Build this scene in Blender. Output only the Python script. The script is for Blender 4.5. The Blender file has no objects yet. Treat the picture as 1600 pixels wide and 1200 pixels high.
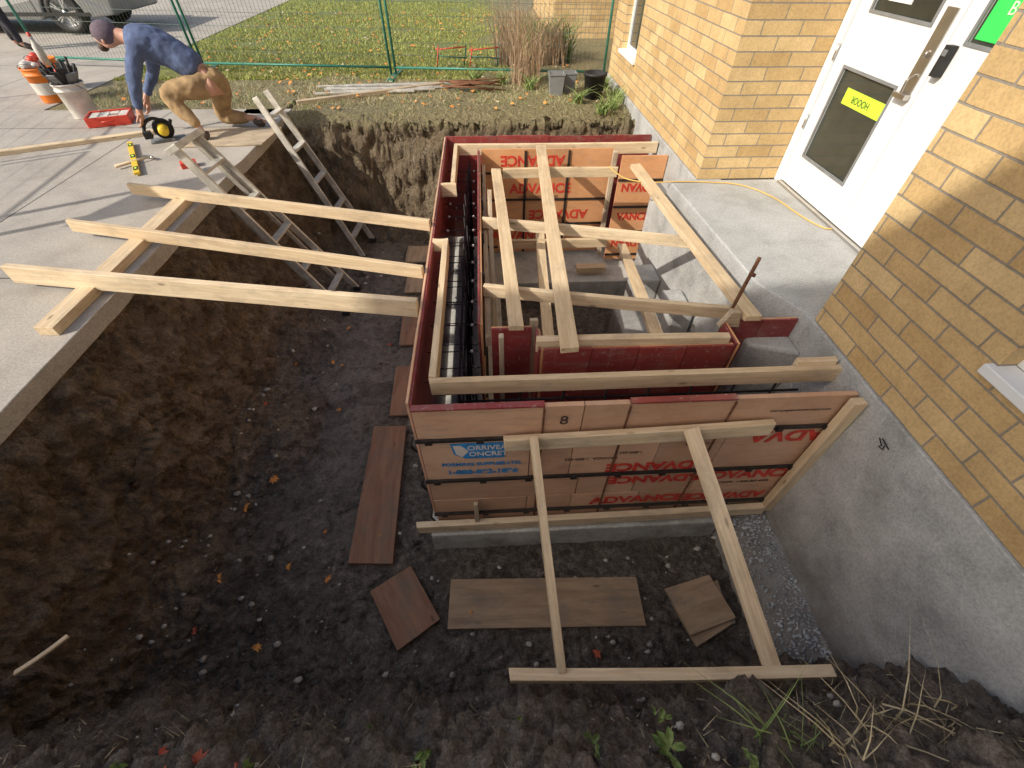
import bpy, bmesh, math, random
from mathutils import Vector, Matrix, Euler, noise
random.seed(7)
R=random.random
def U(a,b): return a+(b-a)*random.random()
COL=bpy.context.scene.collection

# ------------------------------------------------------------------ materials
def mat(name):
    m=bpy.data.materials.new(name); m.use_nodes=True
    nt=m.node_tree; b=nt.nodes['Principled BSDF']
    return m,nt,b
def N(nt,t,**k):
    n=nt.nodes.new(t)
    for a,v in k.items(): setattr(n,a,v)
    return n
def ramp(nt,fac,stops):
    r=N(nt,'ShaderNodeValToRGB'); e=r.color_ramp.elements
    while len(e)<len(stops): e.new(.5)
    for i,(p,c) in enumerate(stops):
        e[i].position=p; e[i].color=(c[0],c[1],c[2],1) if len(c)==3 else c
    nt.links.new(fac,r.inputs[0]); return r.outputs[0]
def noi(nt,vec,scale,detail=6,rough=.6,dist=0):
    n=N(nt,'ShaderNodeTexNoise'); n.inputs['Scale'].default_value=scale; n.inputs['Detail'].default_value=detail
    n.inputs['Roughness'].default_value=rough; n.inputs['Distortion'].default_value=dist
    if vec is not None: nt.links.new(vec,n.inputs['Vector'])
    return n.outputs['Fac']
def mix(nt,fac,a,b,mode='MIX'):
    m=N(nt,'ShaderNodeMix',data_type='RGBA',blend_type=mode)
    for s,v in ((m.inputs[0],fac),(m.inputs[6],a),(m.inputs[7],b)):
        if hasattr(v,'is_linked'): nt.links.new(v,s)
        elif isinstance(v,(int,float)): s.default_value=v
        else: s.default_value=(v[0],v[1],v[2],1)
    return m.outputs[2]
def math_(nt,op,a,b=0,c=0):
    m=N(nt,'ShaderNodeMath',operation=op)
    for i,v in enumerate((a,b,c)):
        if hasattr(v,'is_linked'): nt.links.new(v,m.inputs[i])
        else: m.inputs[i].default_value=v
    return m.outputs[0]
def bump(nt,b,h,st=.3,dist=.02):
    n=N(nt,'ShaderNodeBump'); n.inputs['Strength'].default_value=st; n.inputs['Distance'].default_value=dist
    nt.links.new(h,n.inputs['Height']); nt.links.new(n.outputs[0],b.inputs['Normal'])
def pos(nt): return N(nt,'ShaderNodeNewGeometry').outputs['Position']
def objc(nt,scale=(1,1,1),rnd=True):
    t=N(nt,'ShaderNodeTexCoord').outputs['Object']
    mp=N(nt,'ShaderNodeMapping'); mp.inputs['Scale'].default_value=scale
    nt.links.new(t,mp.inputs[0])
    if rnd:
        oi=N(nt,'ShaderNodeObjectInfo'); s=math_(nt,'MULTIPLY',oi.outputs['Random'],37.0)
        cb=N(nt,'ShaderNodeCombineXYZ')
        for i in range(3): nt.links.new(s,cb.inputs[i])
        nt.links.new(cb.outputs[0],mp.inputs['Location'])
    return mp.outputs[0]
def simple(name,c,rough=.6,metal=0,var=.25,scale=12,bmp=.1):
    m,nt,b=mat(name)
    f=noi(nt,objc(nt),scale,5)
    col=ramp(nt,f,[(.3,[x*(1-var) for x in c]),(.7,[min(1,x*(1+var)) for x in c])])
    nt.links.new(col,b.inputs['Base Color']); b.inputs['Roughness'].default_value=rough; b.inputs['Metallic'].default_value=metal
    if bmp: bump(nt,b,noi(nt,objc(nt),scale*6,4),bmp,.005)
    return m
def wood(name,c1,c2,dirt=.25,knot=.35,mud=(.17,.14,.11),gs=22):
    m,nt,b=mat(name)
    v=objc(nt,(1.2,gs,gs)); f=noi(nt,v,2.2,7,.6,.6)
    col=ramp(nt,f,[(.32,c1),(.62,c2)])
    vo=N(nt,'ShaderNodeTexVoronoi'); vo.inputs['Scale'].default_value=1.0; nt.links.new(objc(nt,(3.2,9,9)),vo.inputs['Vector'])
    k=ramp(nt,vo.outputs['Distance'],[(.04,(1,1,1)),(.12,(0,0,0))])
    col=mix(nt,k,col,[x*knot for x in c1])
    oi=N(nt,'ShaderNodeObjectInfo')
    tint=ramp(nt,oi.outputs['Random'],[(0,(.84,.80,.75)),(1,(1.0,1.0,1.0))])
    col=mix(nt,1.0,col,tint,'MULTIPLY')
    d=ramp(nt,noi(nt,objc(nt,(1,2,2)),3.5,8,.7),[(.48,(0,0,0)),(.70,(1,1,1))])
    dd=math_(nt,'MULTIPLY',d,min(1,dirt*1.6))
    col=mix(nt,dd,col,mud)
    nt.links.new(col,b.inputs['Base Color']); b.inputs['Roughness'].default_value=.7
    bump(nt,b,f,.15,.004)
    return m
M={}
M['pine']=wood('pine_lumber',(.62,.47,.30),(.78,.65,.46),.26,.5)
M['pine2']=wood('weathered_lumber',(.40,.31,.22),(.58,.49,.36),.4)
M['wetply']=wood('muddy_plywood',(.20,.095,.055),(.30,.165,.10),.55,.6,(.15,.125,.10),9)
M['wetply2']=wood('tan_muddy_plywood',(.28,.195,.125),(.42,.31,.21),.55,.6,(.17,.145,.12),9)

def panel_mat(name,c1,c2,gloss=.45,dirt=.5):
    m,nt,b=mat(name)
    p=pos(nt)
    at=N(nt,'ShaderNodeVertexColor',layer_name='tint')
    col=ramp(nt,noi(nt,p,2.5,8,.65),[(.3,c1),(.7,c2)])
    col=mix(nt,1.0,col,at.outputs['Color'],'MULTIPLY')
    sc=N(nt,'ShaderNodeMapping'); sc.inputs['Scale'].default_value=(2,2,9); nt.links.new(p,sc.inputs[0])
    d=ramp(nt,noi(nt,sc.outputs[0],2.2,9,.72,.4),[(.50,(0,0,0)),(.72,(1,1,1))])
    col=mix(nt,math_(nt,'MULTIPLY',d,dirt),col,(.24,.18,.15))
    s2=N(nt,'ShaderNodeMapping'); s2.inputs['Scale'].default_value=(26,26,1.6); nt.links.new(p,s2.inputs[0])
    dr=ramp(nt,noi(nt,s2.outputs[0],1.2,6,.6),[(.60,(0,0,0)),(.70,(1,1,1))])
    col=mix(nt,math_(nt,'MULTIPLY',dr,.22),col,(.50,.44,.40))
    s3=N(nt,'ShaderNodeMapping'); s3.inputs['Scale'].default_value=(1.5,1.5,60); s3.inputs['Rotation'].default_value=(.0,.25,.0); nt.links.new(p,s3.inputs[0])
    scr=ramp(nt,noi(nt,s3.outputs[0],2,5,.6),[(.62,(0,0,0)),(.66,(1,1,1))])
    col=mix(nt,math_(nt,'MULTIPLY',scr,.35),col,[x*.45 for x in c1])
    sp=ramp(nt,noi(nt,p,42,3,.6),[(.62,(0,0,0)),(.70,(1,1,1))])
    col=mix(nt,math_(nt,'MULTIPLY',sp,.5),col,(.46,.43,.40))
    nt.links.new(col,b.inputs['Base Color']); b.inputs['Roughness'].default_value=gloss
    bump(nt,b,noi(nt,p,30,5),.15,.004)
    return m
M['panel']=panel_mat('form_panel_tan',(.58,.33,.20),(.74,.48,.32),.5,.45)
M['panelR']=panel_mat('form_panel_orange',(.60,.28,.12),(.74,.40,.20),.5,.4)
M['maroon']=panel_mat('form_face_maroon',(.20,.026,.028),(.34,.07,.062),.33,.65)

def ground_mat():
    m,nt,b=mat('soil'); p=pos(nt)
    sx=N(nt,'ShaderNodeSeparateXYZ'); nt.links.new(p,sx.inputs[0]); X,Y,Z=sx.outputs
    big=noi(nt,p,1.1,6,.6,.3); med=noi(nt,p,6,9,.74,.2); fine=noi(nt,p,34,8,.75); mid=noi(nt,p,15,9,.75,.3)
    wall=ramp(nt,med,[(.3,(.13,.085,.052)),(.44,(.27,.19,.125)),(.55,(.42,.32,.22)),(.70,(.58,.47,.36))])
    floor=ramp(nt,mid,[(.30,(.085,.068,.055)),(.44,(.20,.17,.145)),(.57,(.36,.32,.28)),(.72,(.58,.54,.49))])
    grey=ramp(nt,fine,[(.3,(.28,.255,.23)),(.7,(.56,.52,.475))])
    dx=math_(nt,'ABSOLUTE',math_(nt,'ADD',X,1.35)); tr=math_(nt,'SUBTRACT',.62,dx)
    trr=math_(nt,'ADD',math_(nt,'MULTIPLY',tr,1.5),math_(nt,'MULTIPLY',math_(nt,'SUBTRACT',big,.5),3.0))
    yf=math_(nt,'MULTIPLY',math_(nt,'SUBTRACT',Y,1.0),.8)
    trk=N(nt,'ShaderNodeClamp'); nt.links.new(math_(nt,'MINIMUM',trr,yf),trk.inputs[0])
    floor=mix(nt,math_(nt,'MULTIPLY',trk.outputs[0],.8),floor,grey)
    pt=ramp(nt,noi(nt,p,2.3,7,.65,.8),[(.50,(0,0,0)),(.60,(1,1,1))])
    floor=mix(nt,math_(nt,'MULTIPLY',pt,.45),floor,(.10,.08,.066))
    fm=N(nt,'ShaderNodeMapRange'); fm.inputs[1].default_value=-1.18; fm.inputs[2].default_value=-1.40; nt.links.new(math_(nt,'ADD',Z,math_(nt,'MULTIPLY',math_(nt,'SUBTRACT',med,.5),.5)),fm.inputs[0])
    col=mix(nt,fm.outputs[0],wall,floor)
    nb=N(nt,'ShaderNodeMapRange'); nb.inputs[1].default_value=.75; nb.inputs[2].default_value=.35; nt.links.new(Y,nb.inputs[0])
    topsoil=ramp(nt,mid,[(.3,(.13,.10,.082)),(.45,(.28,.235,.20)),(.62,(.48,.42,.37))])
    col=mix(nt,math_(nt,'MULTIPLY',nb.outputs[0],.85),col,topsoil)
    # noise-driven dark patches plus gritty speckle
    grit=ramp(nt,noi(nt,p,95,4,.8),[(.34,(.50,.48,.46)),(.52,(1,1,1)),(.70,(1.35,1.35,1.35))])
    col=mix(nt,1.0,col,grit,'MULTIPLY')
    dark_patch=ramp(nt,noi(nt,p,9,9,.8,.6),[(.36,(.42,.38,.35)),(.5,(1,1,1))])
    col=mix(nt,1.0,col,dark_patch,'MULTIPLY')
    fb_=N(nt,'ShaderNodeMapRange'); fb_.inputs[1].default_value=5.2; fb_.inputs[2].default_value=6.1; nt.links.new(Y,fb_.inputs[0])
    pale=ramp(nt,med,[(.3,(.14,.10,.06)),(.55,(.30,.235,.15)),(.75,(.44,.36,.25))])
    col=mix(nt,math_(nt,'MULTIPLY',fb_.outputs[0],.85),col,pale)
    top=N(nt,'ShaderNodeMapRange'); top.inputs[1].default_value=-.12; top.inputs[2].default_value=-.02; nt.links.new(math_(nt,'ADD',Z,math_(nt,'MULTIPLY',math_(nt,'SUBTRACT',fine,.5),.12)),top.inputs[0])
    straw=ramp(nt,fine,[(.3,(.15,.13,.06)),(.5,(.34,.30,.16)),(.7,(.50,.43,.26))])
    fy=N(nt,'ShaderNodeMapRange'); fy.inputs[1].default_value=5; fy.inputs[2].default_value=6; nt.links.new(Y,fy.inputs[0])
    col=mix(nt,math_(nt,'MULTIPLY',top.outputs[0],fy.outputs[0]),col,straw)
    lw=N(nt,'ShaderNodeMapRange'); lw.inputs[1].default_value=8.0; lw.inputs[2].default_value=9.0
    nt.links.new(math_(nt,'ADD',Y,math_(nt,'MULTIPLY',math_(nt,'SUBTRACT',big,.5),3.0)),lw.inputs[0])
    gx=N(nt,'ShaderNodeMapRange'); gx.inputs[1].default_value=.9; gx.inputs[2].default_value=-.4; nt.links.new(math_(nt,'ADD',X,math_(nt,'MULTIPLY',math_(nt,'SUBTRACT',big,.5),3.0)),gx.inputs[0])
    lawn=ramp(nt,fine,[(.3,(.14,.17,.03)),(.55,(.30,.34,.08)),(.75,(.46,.44,.16))])
    col=mix(nt,math_(nt,'MULTIPLY',lw.outputs[0],gx.outputs[0]),col,lawn)
    nt.links.new(col,b.inputs['Base Color'])
    wet=ramp(nt,big,[(.42,(.34,.34,.34)),(.60,(.85,.85,.85))]); nt.links.new(wet,b.inputs['Roughness'])
    vo=N(nt,'ShaderNodeTexVoronoi'); vo.inputs['Scale'].default_value=24; nt.links.new(p,vo.inputs['Vector'])
    h=math_(nt,'ADD',math_(nt,'MULTIPLY',med,1.0),math_(nt,'MULTIPLY',mid,1.0))
    h=math_(nt,'ADD',h,math_(nt,'MULTIPLY',fine,.6))
    h=math_(nt,'SUBTRACT',h,math_(nt,'MULTIPLY',vo.outputs['Distance'],.3))
    bump(nt,b,h,1.0,.10)
    return m
M['soil']=ground_mat()

def concrete(name,c,var=.3,joints=False,sc=3,bs=.25,stain=.5,dirtz=None):
    m,nt,b=mat(name); p=pos(nt)
    col=ramp(nt,noi(nt,p,sc,10,.7,.2),[(.28,[x*(1-var) for x in c]),(.5,c),(.72,[min(1,x*(1+var*.7)) for x in c])])
    sp=ramp(nt,noi(nt,p,70,4,.7),[(.35,(.75,.75,.75)),(.6,(1.05,1.05,1.05))])
    col=mix(nt,1.0,col,sp,'MULTIPLY')
    st=ramp(nt,noi(nt,p,1.3,8,.7,.6),[(.5,(0,0,0)),(.7,(1,1,1))])
    col=mix(nt,math_(nt,'MULTIPLY',st,stain),col,[x*.5 for x in (c[0]*1.05,c[1],c[2]*.9)])
    sx=N(nt,'ShaderNodeSeparateXYZ'); nt.links.new(p,sx.inputs[0])
    if dirtz is not None:
        mr=N(nt,'ShaderNodeMapRange'); mr.inputs[1].default_value=dirtz+.35; mr.inputs[2].default_value=dirtz-.1
        nt.links.new(math_(nt,'ADD',sx.outputs[2],math_(nt,'MULTIPLY',math_(nt,'SUBTRACT',noi(nt,p,4,8,.7),.5),1.1)),mr.inputs[0])
        col=mix(nt,math_(nt,'MULTIPLY',mr.outputs[0],.7),col,(.15,.125,.105))
    h=noi(nt,p,28,8,.7)
    if joints:
        a=math_(nt,'PINGPONG',math_(nt,'ADD',sx.outputs[0],1.0),1.5); bb=math_(nt,'PINGPONG',math_(nt,'ADD',sx.outputs[1],.4),1.6)
        j=math_(nt,'LESS_THAN',math_(nt,'MINIMUM',a,bb),.007)
        col=mix(nt,j,col,(.08,.075,.07)); h=math_(nt,'SUBTRACT',h,math_(nt,'MULTIPLY',j,2))
    nt.links.new(col,b.inputs['Base Color']); b.inputs['Roughness'].default_value=.85
    bump(nt,b,h,bs,.012)
    return m
M['slab']=concrete('sidewalk_concrete',(.42,.39,.35),.24,True,2,.2,.45)
M['found']=concrete('foundation_concrete',(.44,.445,.44),.40,False,3.2,.7,.55,-1.15)
M['foot']=concrete('footing_concrete',(.50,.50,.47),.38,False,4,.5,.4,-1.62)
M['landing']=concrete('landing_concrete',(.42,.43,.435),.25,False,3,.25,.55)
M['asphalt']=concrete('road_asphalt',(.10,.10,.10),.2,False,4,.4,.2)

def brick():
    m,nt,b=mat('buff_brick'); g=N(nt,'ShaderNodeNewGeometry')
    sp=N(nt,'ShaderNodeSeparateXYZ'); nt.links.new(g.outputs['Position'],sp.inputs[0])
    sn=N(nt,'ShaderNodeSeparateXYZ'); nt.links.new(g.outputs['True Normal'],sn.inputs[0])
    f=math_(nt,'GREATER_THAN',math_(nt,'ABSOLUTE',sn.outputs[0]),.5)
    u=math_(nt,'ADD',math_(nt,'MULTIPLY',sp.outputs[1],f),math_(nt,'MULTIPLY',sp.outputs[0],math_(nt,'SUBTRACT',1,f)))
    wob=noi(nt,g.outputs['Position'],3,3); wz=math_(nt,'MULTIPLY',math_(nt,'SUBTRACT',wob,.5),.008)
    cb=N(nt,'ShaderNodeCombineXYZ'); nt.links.new(math_(nt,'ADD',u,wz),cb.inputs[0]); nt.links.new(math_(nt,'ADD',math_(nt,'ADD',sp.outputs[2],-.1),wz),cb.inputs[1])
    br=N(nt,'ShaderNodeTexBrick'); nt.links.new(cb.outputs[0],br.inputs['Vector'])
    br.inputs['Scale'].default_value=1; br.inputs['Brick Width'].default_value=.30; br.inputs['Row Height'].default_value=.0955
    br.inputs['Mortar Size'].default_value=.0052; br.inputs['Mortar Smooth'].default_value=.25; br.inputs['Bias'].default_value=0
    br.inputs['Color1'].default_value=(.54,.365,.165,1); br.inputs['Color2'].default_value=(.70,.515,.27,1); br.inputs['Mortar'].default_value=(.30,.265,.22,1)
    n=noi(nt,g.outputs['Position'],5,9,.7)
    v=ramp(nt,n,[(.3,(.78,.76,.74)),(.65,(1.04,1.04,1.03))])
    col=mix(nt,1.0,br.outputs['Color'],v,'MULTIPLY')
    fs=ramp(nt,noi(nt,g.outputs['Position'],90,3,.6),[(.3,(.8,.8,.8)),(.6,(1.03,1.03,1.03))])
    col=mix(nt,1.0,col,fs,'MULTIPLY')
    nt.links.new(col,b.inputs['Base Color']); b.inputs['Roughness'].default_value=.85
    h=math_(nt,'SUBTRACT',math_(nt,'MULTIPLY',noi(nt,g.outputs['Position'],60,4),.3),br.outputs['Fac'])
    bump(nt,b,h,.7,.008)
    return m
M['brick']=brick()
M['white']=simple('white_paint',(.74,.76,.78),.4,0,.06,3,.03)
M['steel']=simple('brushed_steel',(.60,.57,.53),.32,1,.1,8,.05)
M['alu']=simple('dull_aluminium',(.58,.56,.51),.5,.4,.3,9,.15)
M['dark']=simple('dark_steel_bar',(.04,.034,.031),.6,.4,.4,20,.2)
M['rebar']=simple('dark_rebar',(.022,.02,.022),.6,.5,.5,20,.3)
M['rust']=simple('rusty_rebar',(.16,.07,.035),.85,.1,.4,30,.3)
M['black']=simple('black_rubber',(.02,.02,.021),.65,0,.3,20,.1)
M['glass']=simple('dark_glass',(.045,.05,.042),.06,0,.4,1.2,0)
M['red']=simple('red_print',(.56,.045,.03),.6,0,.4,25,0)
M['blue']=simple('blue_print',(.03,.24,.55),.6,0,.3,25,0)
M['ink']=simple('dark_ink',(.05,.03,.03),.6,0,.2,25,0)
M['palew']=simple('pale_print',(.70,.64,.58),.6,0,.1,25,0)
M['yellow']=simple('yellow_plastic',(.75,.52,.03),.45,0,.1,10,.05)
M['tape']=simple('lime_tape',(.55,.88,.06),.5,0,.08,10,0)
M['greensign']=simple('green_notice',(.05,.72,.12),.5,0,.08,10,0)
M['orange']=simple('orange_plastic',(.80,.22,.03),.5,0,.15,10,.05)
M['redp']=simple('red_plastic',(.68,.07,.04),.4,0,.12,10,.05)
M['whitep']=simple('dirty_white_plastic',(.62,.60,.56),.5,0,.2,10,.05)
M['green']=simple('green_fence_paint',(.035,.18,.14),.5,.2,.2,15,.05)
M['wire']=simple('fence_wire',(.18,.23,.21),.5,.5,.2,15,0)
M['hoodie']=simple('blue_hoodie_cloth',(.085,.12,.23),.9,0,.25,14,.4)
M['khaki']=simple('khaki_cloth',(.34,.23,.12),.9,0,.25,12,.4)
M['skin']=simple('skin',(.50,.27,.19),.55,0,.1,18,.05)
M['hat']=simple('grey_purple_knit',(.13,.10,.13),.95,0,.3,60,.6)
M['boot']=simple('boot_leather',(.07,.055,.045),.7,0,.3,14,.3)
M['darkc']=simple('dark_cloth',(.03,.03,.04),.9,0,.3,12,.3)
M['hair']=simple('brown_hair',(.06,.035,.02),.7,0,.3,50,.3)
M['carp']=simple('grey_car_paint',(.30,.31,.32),.3,.5,.05,4,0)
M['rim']=simple('alloy_rim',(.55,.56,.57),.35,.8,.05,10,0)
M['lamp']=simple('lamp_lens',(.6,.62,.64),.1,0,.1,10,0)
M['greyp']=simple('grey_plastic',(.20,.21,.22),.55,0,.15,10,.1)
M['cord']=simple('orange_cord',(.65,.42,.12),.5,0,.1,10,0)
M['stone']=simple('stones',(.40,.375,.34),.9,0,.5,7,.4)
M['gravelb']=simple('bluish_gravel',(.42,.45,.48),.9,0,.5,7,.4)
def leafmat(name,c1,c2):
    m,nt,b=mat(name); f=noi(nt,pos(nt),9,4,.7)
    nt.links.new(ramp(nt,f,[(.3,c1),(.7,c2)]),b.inputs['Base Color']); b.inputs['Roughness'].default_value=.7
    return m
M['grass']=leafmat('lawn_grass',(.16,.23,.03),(.50,.50,.15))
M['straw']=leafmat('dry_straw',(.30,.24,.13),(.60,.52,.34))
M['weed']=leafmat('green_weed',(.12,.19,.05),(.30,.38,.13))
M['leafo']=leafmat('orange_leaf',(.50,.17,.05),(.76,.36,.08))
M['leafr']=leafmat('red_leaf',(.34,.04,.03),(.54,.14,.07))
M['deadst']=leafmat('dead_stems',(.25,.16,.10),(.50,.37,.24))

# ------------------------------------------------------------------ mesh builder
class MB:
    def __init__(s): s.v=[];s.f=[];s.m=[];s.t=[];s.mats=[];s.sm=[]
    def mi(s,k):
        if k not in s.mats: s.mats.append(k)
        return s.mats.index(k)
    def add(s,vs,fs,k,tint=1,smooth=False):
        o=len(s.v); s.v+=[tuple(v) for v in vs]; i=s.mi(k)
        for f in fs: s.f.append([a+o for a in f]); s.m.append(i); s.t.append(tint); s.sm.append(smooth)
    def box(s,a,b,k,tint=1,M_=None):
        x0,y0,z0=[min(a[i],b[i]) for i in range(3)]; x1,y1,z1=[max(a[i],b[i]) for i in range(3)]
        vs=[Vector(q) for q in ((x0,y0,z0),(x1,y0,z0),(x1,y1,z0),(x0,y1,z0),(x0,y0,z1),(x1,y0,z1),(x1,y1,z1),(x0,y1,z1))]
        if M_: vs=[M_@v for v in vs]
        s.add(vs,[(0,3,2,1),(4,5,6,7),(0,1,5,4),(1,2,6,5),(2,3,7,6),(3,0,4,7)],k,tint)
    def beam(s,p0,p1,w,h,k,tint=1,up=(0,0,1)):
        p0,p1=Vector(p0),Vector(p1); d=(p1-p0); L=d.length; d.normalize()
        u=Vector(up); sd=u.cross(d)
        if sd.length<1e-3: sd=Vector((1,0,0)).cross(d)
        sd.normalize(); u=d.cross(sd)
        mm=Matrix((d,sd,u)).transposed().to_4x4(); mm.translation=p0
        s.box((0,-w/2,-h/2),(L,w/2,h/2),k,tint,mm)
    def tube(s,pts,r,k,seg=6,smooth=True,cap=True):
        pts=[Vector(p) for p in pts]; n=len(pts)
        rs=r if isinstance(r,(list,tuple)) else [r]*n
        vs=[];fs=[]; prev=None
        for i,p in enumerate(pts):
            d=(pts[min(i+1,n-1)]-pts[max(i-1,0)]).normalized()
            if prev is None: a=d.orthogonal().normalized()
            else: a=(prev-d*prev.dot(d)).normalized()
            prev=a; b=d.cross(a)
            for j in range(seg):
                t=2*math.pi*j/seg; vs.append(p+(a*math.cos(t)+b*math.sin(t))*rs[i])
        for i in range(n-1):
            for j in range(seg): fs.append((i*seg+j,i*seg+(j+1)%seg,(i+1)*seg+(j+1)%seg,(i+1)*seg+j))
        if cap: fs.append(tuple(range(seg-1,-1,-1))); fs.append(tuple((n-1)*seg+j for j in range(seg)))
        s.add(vs,fs,k,1,smooth)
    def lathe(s,prof,k,seg=24,c=(0,0,0),smooth=True,axis='z'):
        vs=[];fs=[];n=len(prof)
        for r,z in prof:
            for j in range(seg):
                t=2*math.pi*j/seg
                if axis=='z': vs.append((c[0]+r*math.cos(t),c[1]+r*math.sin(t),c[2]+z))
                else: vs.append((c[0]+r*math.cos(t),c[1]+z,c[2]+r*math.sin(t)))
        for i in range(n-1):
            for j in range(seg): fs.append((i*seg+j,i*seg+(j+1)%seg,(i+1)*seg+(j+1)%seg,(i+1)*seg+j))
        s.add(vs,fs,k,1,smooth)
    def sphere(s,c,r,k,seg=12,rings=8,sc=(1,1,1)):
        vs=[];fs=[]
        for i in range(rings+1):
            a=math.pi*i/rings
            for j in range(seg):
                t=2*math.pi*j/seg; vs.append((c[0]+r*sc[0]*math.sin(a)*math.cos(t),c[1]+r*sc[1]*math.sin(a)*math.sin(t),c[2]+r*sc[2]*math.cos(a)))
        for i in range(rings):
            for j in range(seg): fs.append((i*seg+j,(i+1)*seg+j,(i+1)*seg+(j+1)%seg,i*seg+(j+1)%seg))
        s.add(vs,fs,k,1,True)
    def prism(s,poly,z0,z1,k):
        n=len(poly); vs=[(x,y,z0) for x,y in poly]+[(x,y,z1) for x,y in poly]
        fs=[tuple(range(n-1,-1,-1)),tuple(range(n,2*n))]+[(i,(i+1)%n,n+(i+1)%n,n+i) for i in range(n)]
        s.add(vs,fs,k)
    def obj(s,name,parent=None,bevel=0,loc=None,fix=False):
        me=bpy.data.meshes.new(name); me.from_pydata(s.v,[],s.f)
        for k in s.mats: me.materials.append(M[k])
        me.polygons.foreach_set('material_index',s.m); me.polygons.foreach_set('use_smooth',s.sm)
        if any(t!=1 for t in s.t) or any(k in('panel','panelR','maroon') for k in s.mats):
            ca=me.color_attributes.new('tint','FLOAT_COLOR','CORNER')
            for p in me.polygons:
                t=s.t[p.index]
                for li in p.loop_indices: ca.data[li].color=(t,t,t,1)
        if fix:
            bm=bmesh.new(); bm.from_mesh(me); bmesh.ops.remove_doubles(bm,verts=bm.verts,dist=1e-5); bmesh.ops.recalc_face_normals(bm,faces=bm.faces); bm.to_mesh(me); bm.free()
        me.update()
        o=bpy.data.objects.new(name,me); COL.objects.link(o)
        if parent: o.parent=parent
        if loc: o.location=loc
        if bevel:
            b=o.modifiers.new('b','BEVEL'); b.width=bevel; b.segments=2; b.limit_method='ANGLE'
        return o
def tag(o,label,cat,group=None,kind=None):
    o['label']=label; o['category']=cat
    if group: o['group']=group
    if kind: o['kind']=kind
    return o
def struct(o): o['kind']='structure'; return o
def empty(name,label,cat,loc=(0,0,0),rz=0,group=None):
    o=bpy.data.objects.new(name,None); COL.objects.link(o); o.location=loc; o.rotation_euler=(0,0,rz); o.empty_display_size=.1
    return tag(o,label,cat,group)
def board(p0,p1,w,h,k,label,name='wooden_board',cat='board',roll=0,group=None,bev=.003):
    p0,p1=Vector(p0),Vector(p1); d=p1-p0; L=d.length; d.normalize()
    up=Vector((0,0,1)); sd=up.cross(d)
    if sd.length<1e-3: sd=Vector((0,1,0))
    sd.normalize(); u=d.cross(sd)
    mb=MB(); nseg=8
    vs=[];fs=[]
    bow=U(-.006,.006); tw=U(-.03,.03)
    for i in range(nseg+1):
        x=L*i/nseg; o=bow*math.sin(math.pi*i/nseg); t_=tw*(i/nseg-.5)
        e0=U(-.006,.006) if i in(0,nseg) else 0
        for a,b in ((-1,-1),(1,-1),(1,1),(-1,1)):
            yy_=a*w/2;zz_=b*h/2; vs.append((x+e0*a,yy_*math.cos(t_)-zz_*math.sin(t_)+o,yy_*math.sin(t_)+zz_*math.cos(t_)+o*.5))
    for i in range(nseg):
        for j in range(4): fs.append((i*4+j,(i+1)*4+j,(i+1)*4+(j+1)%4,i*4+(j+1)%4))
    fs+= [(0,1,2,3),(nseg*4+3,nseg*4+2,nseg*4+1,nseg*4)]
    mb.add(vs,fs,k); o=mb.obj(name,bevel=bev,fix=True)
    mm=Matrix((d,sd,u)).transposed().to_4x4()@Matrix.Rotation(roll,4,'X'); mm.translation=p0
    o.matrix_world=mm
    if label: tag(o,label,cat,group)
    return o
def text(body,size,k,loc,parent=None,rot=(math.pi/2,0,0),flip=False,name='lettering',bold=.0,sx=1,align='CENTER'):
    cu=bpy.data.curves.new(name,'FONT'); cu.body=body; cu.size=size; cu.align_x=align; cu.align_y='CENTER'; cu.offset=bold; cu.extrude=.0006
    t=bpy.data.objects.new(name+'_tmp',cu); COL.objects.link(t)
    dg=bpy.context.evaluated_depsgraph_get(); me=bpy.data.meshes.new_from_object(t.evaluated_get(dg))
    bpy.data.objects.remove(t); me.materials.clear(); me.materials.append(M[k])
    o=bpy.data.objects.new(name,me); COL.objects.link(o)
    mm=Matrix.Translation(loc)@Euler(rot).to_matrix().to_4x4()
    if flip: mm=mm@Matrix.Rotation(math.pi,4,'Z')
    mm=mm@Matrix.Diagonal((sx,1,1,1))
    o.matrix_world=mm
    if parent: o.parent=parent
    return o

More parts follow.
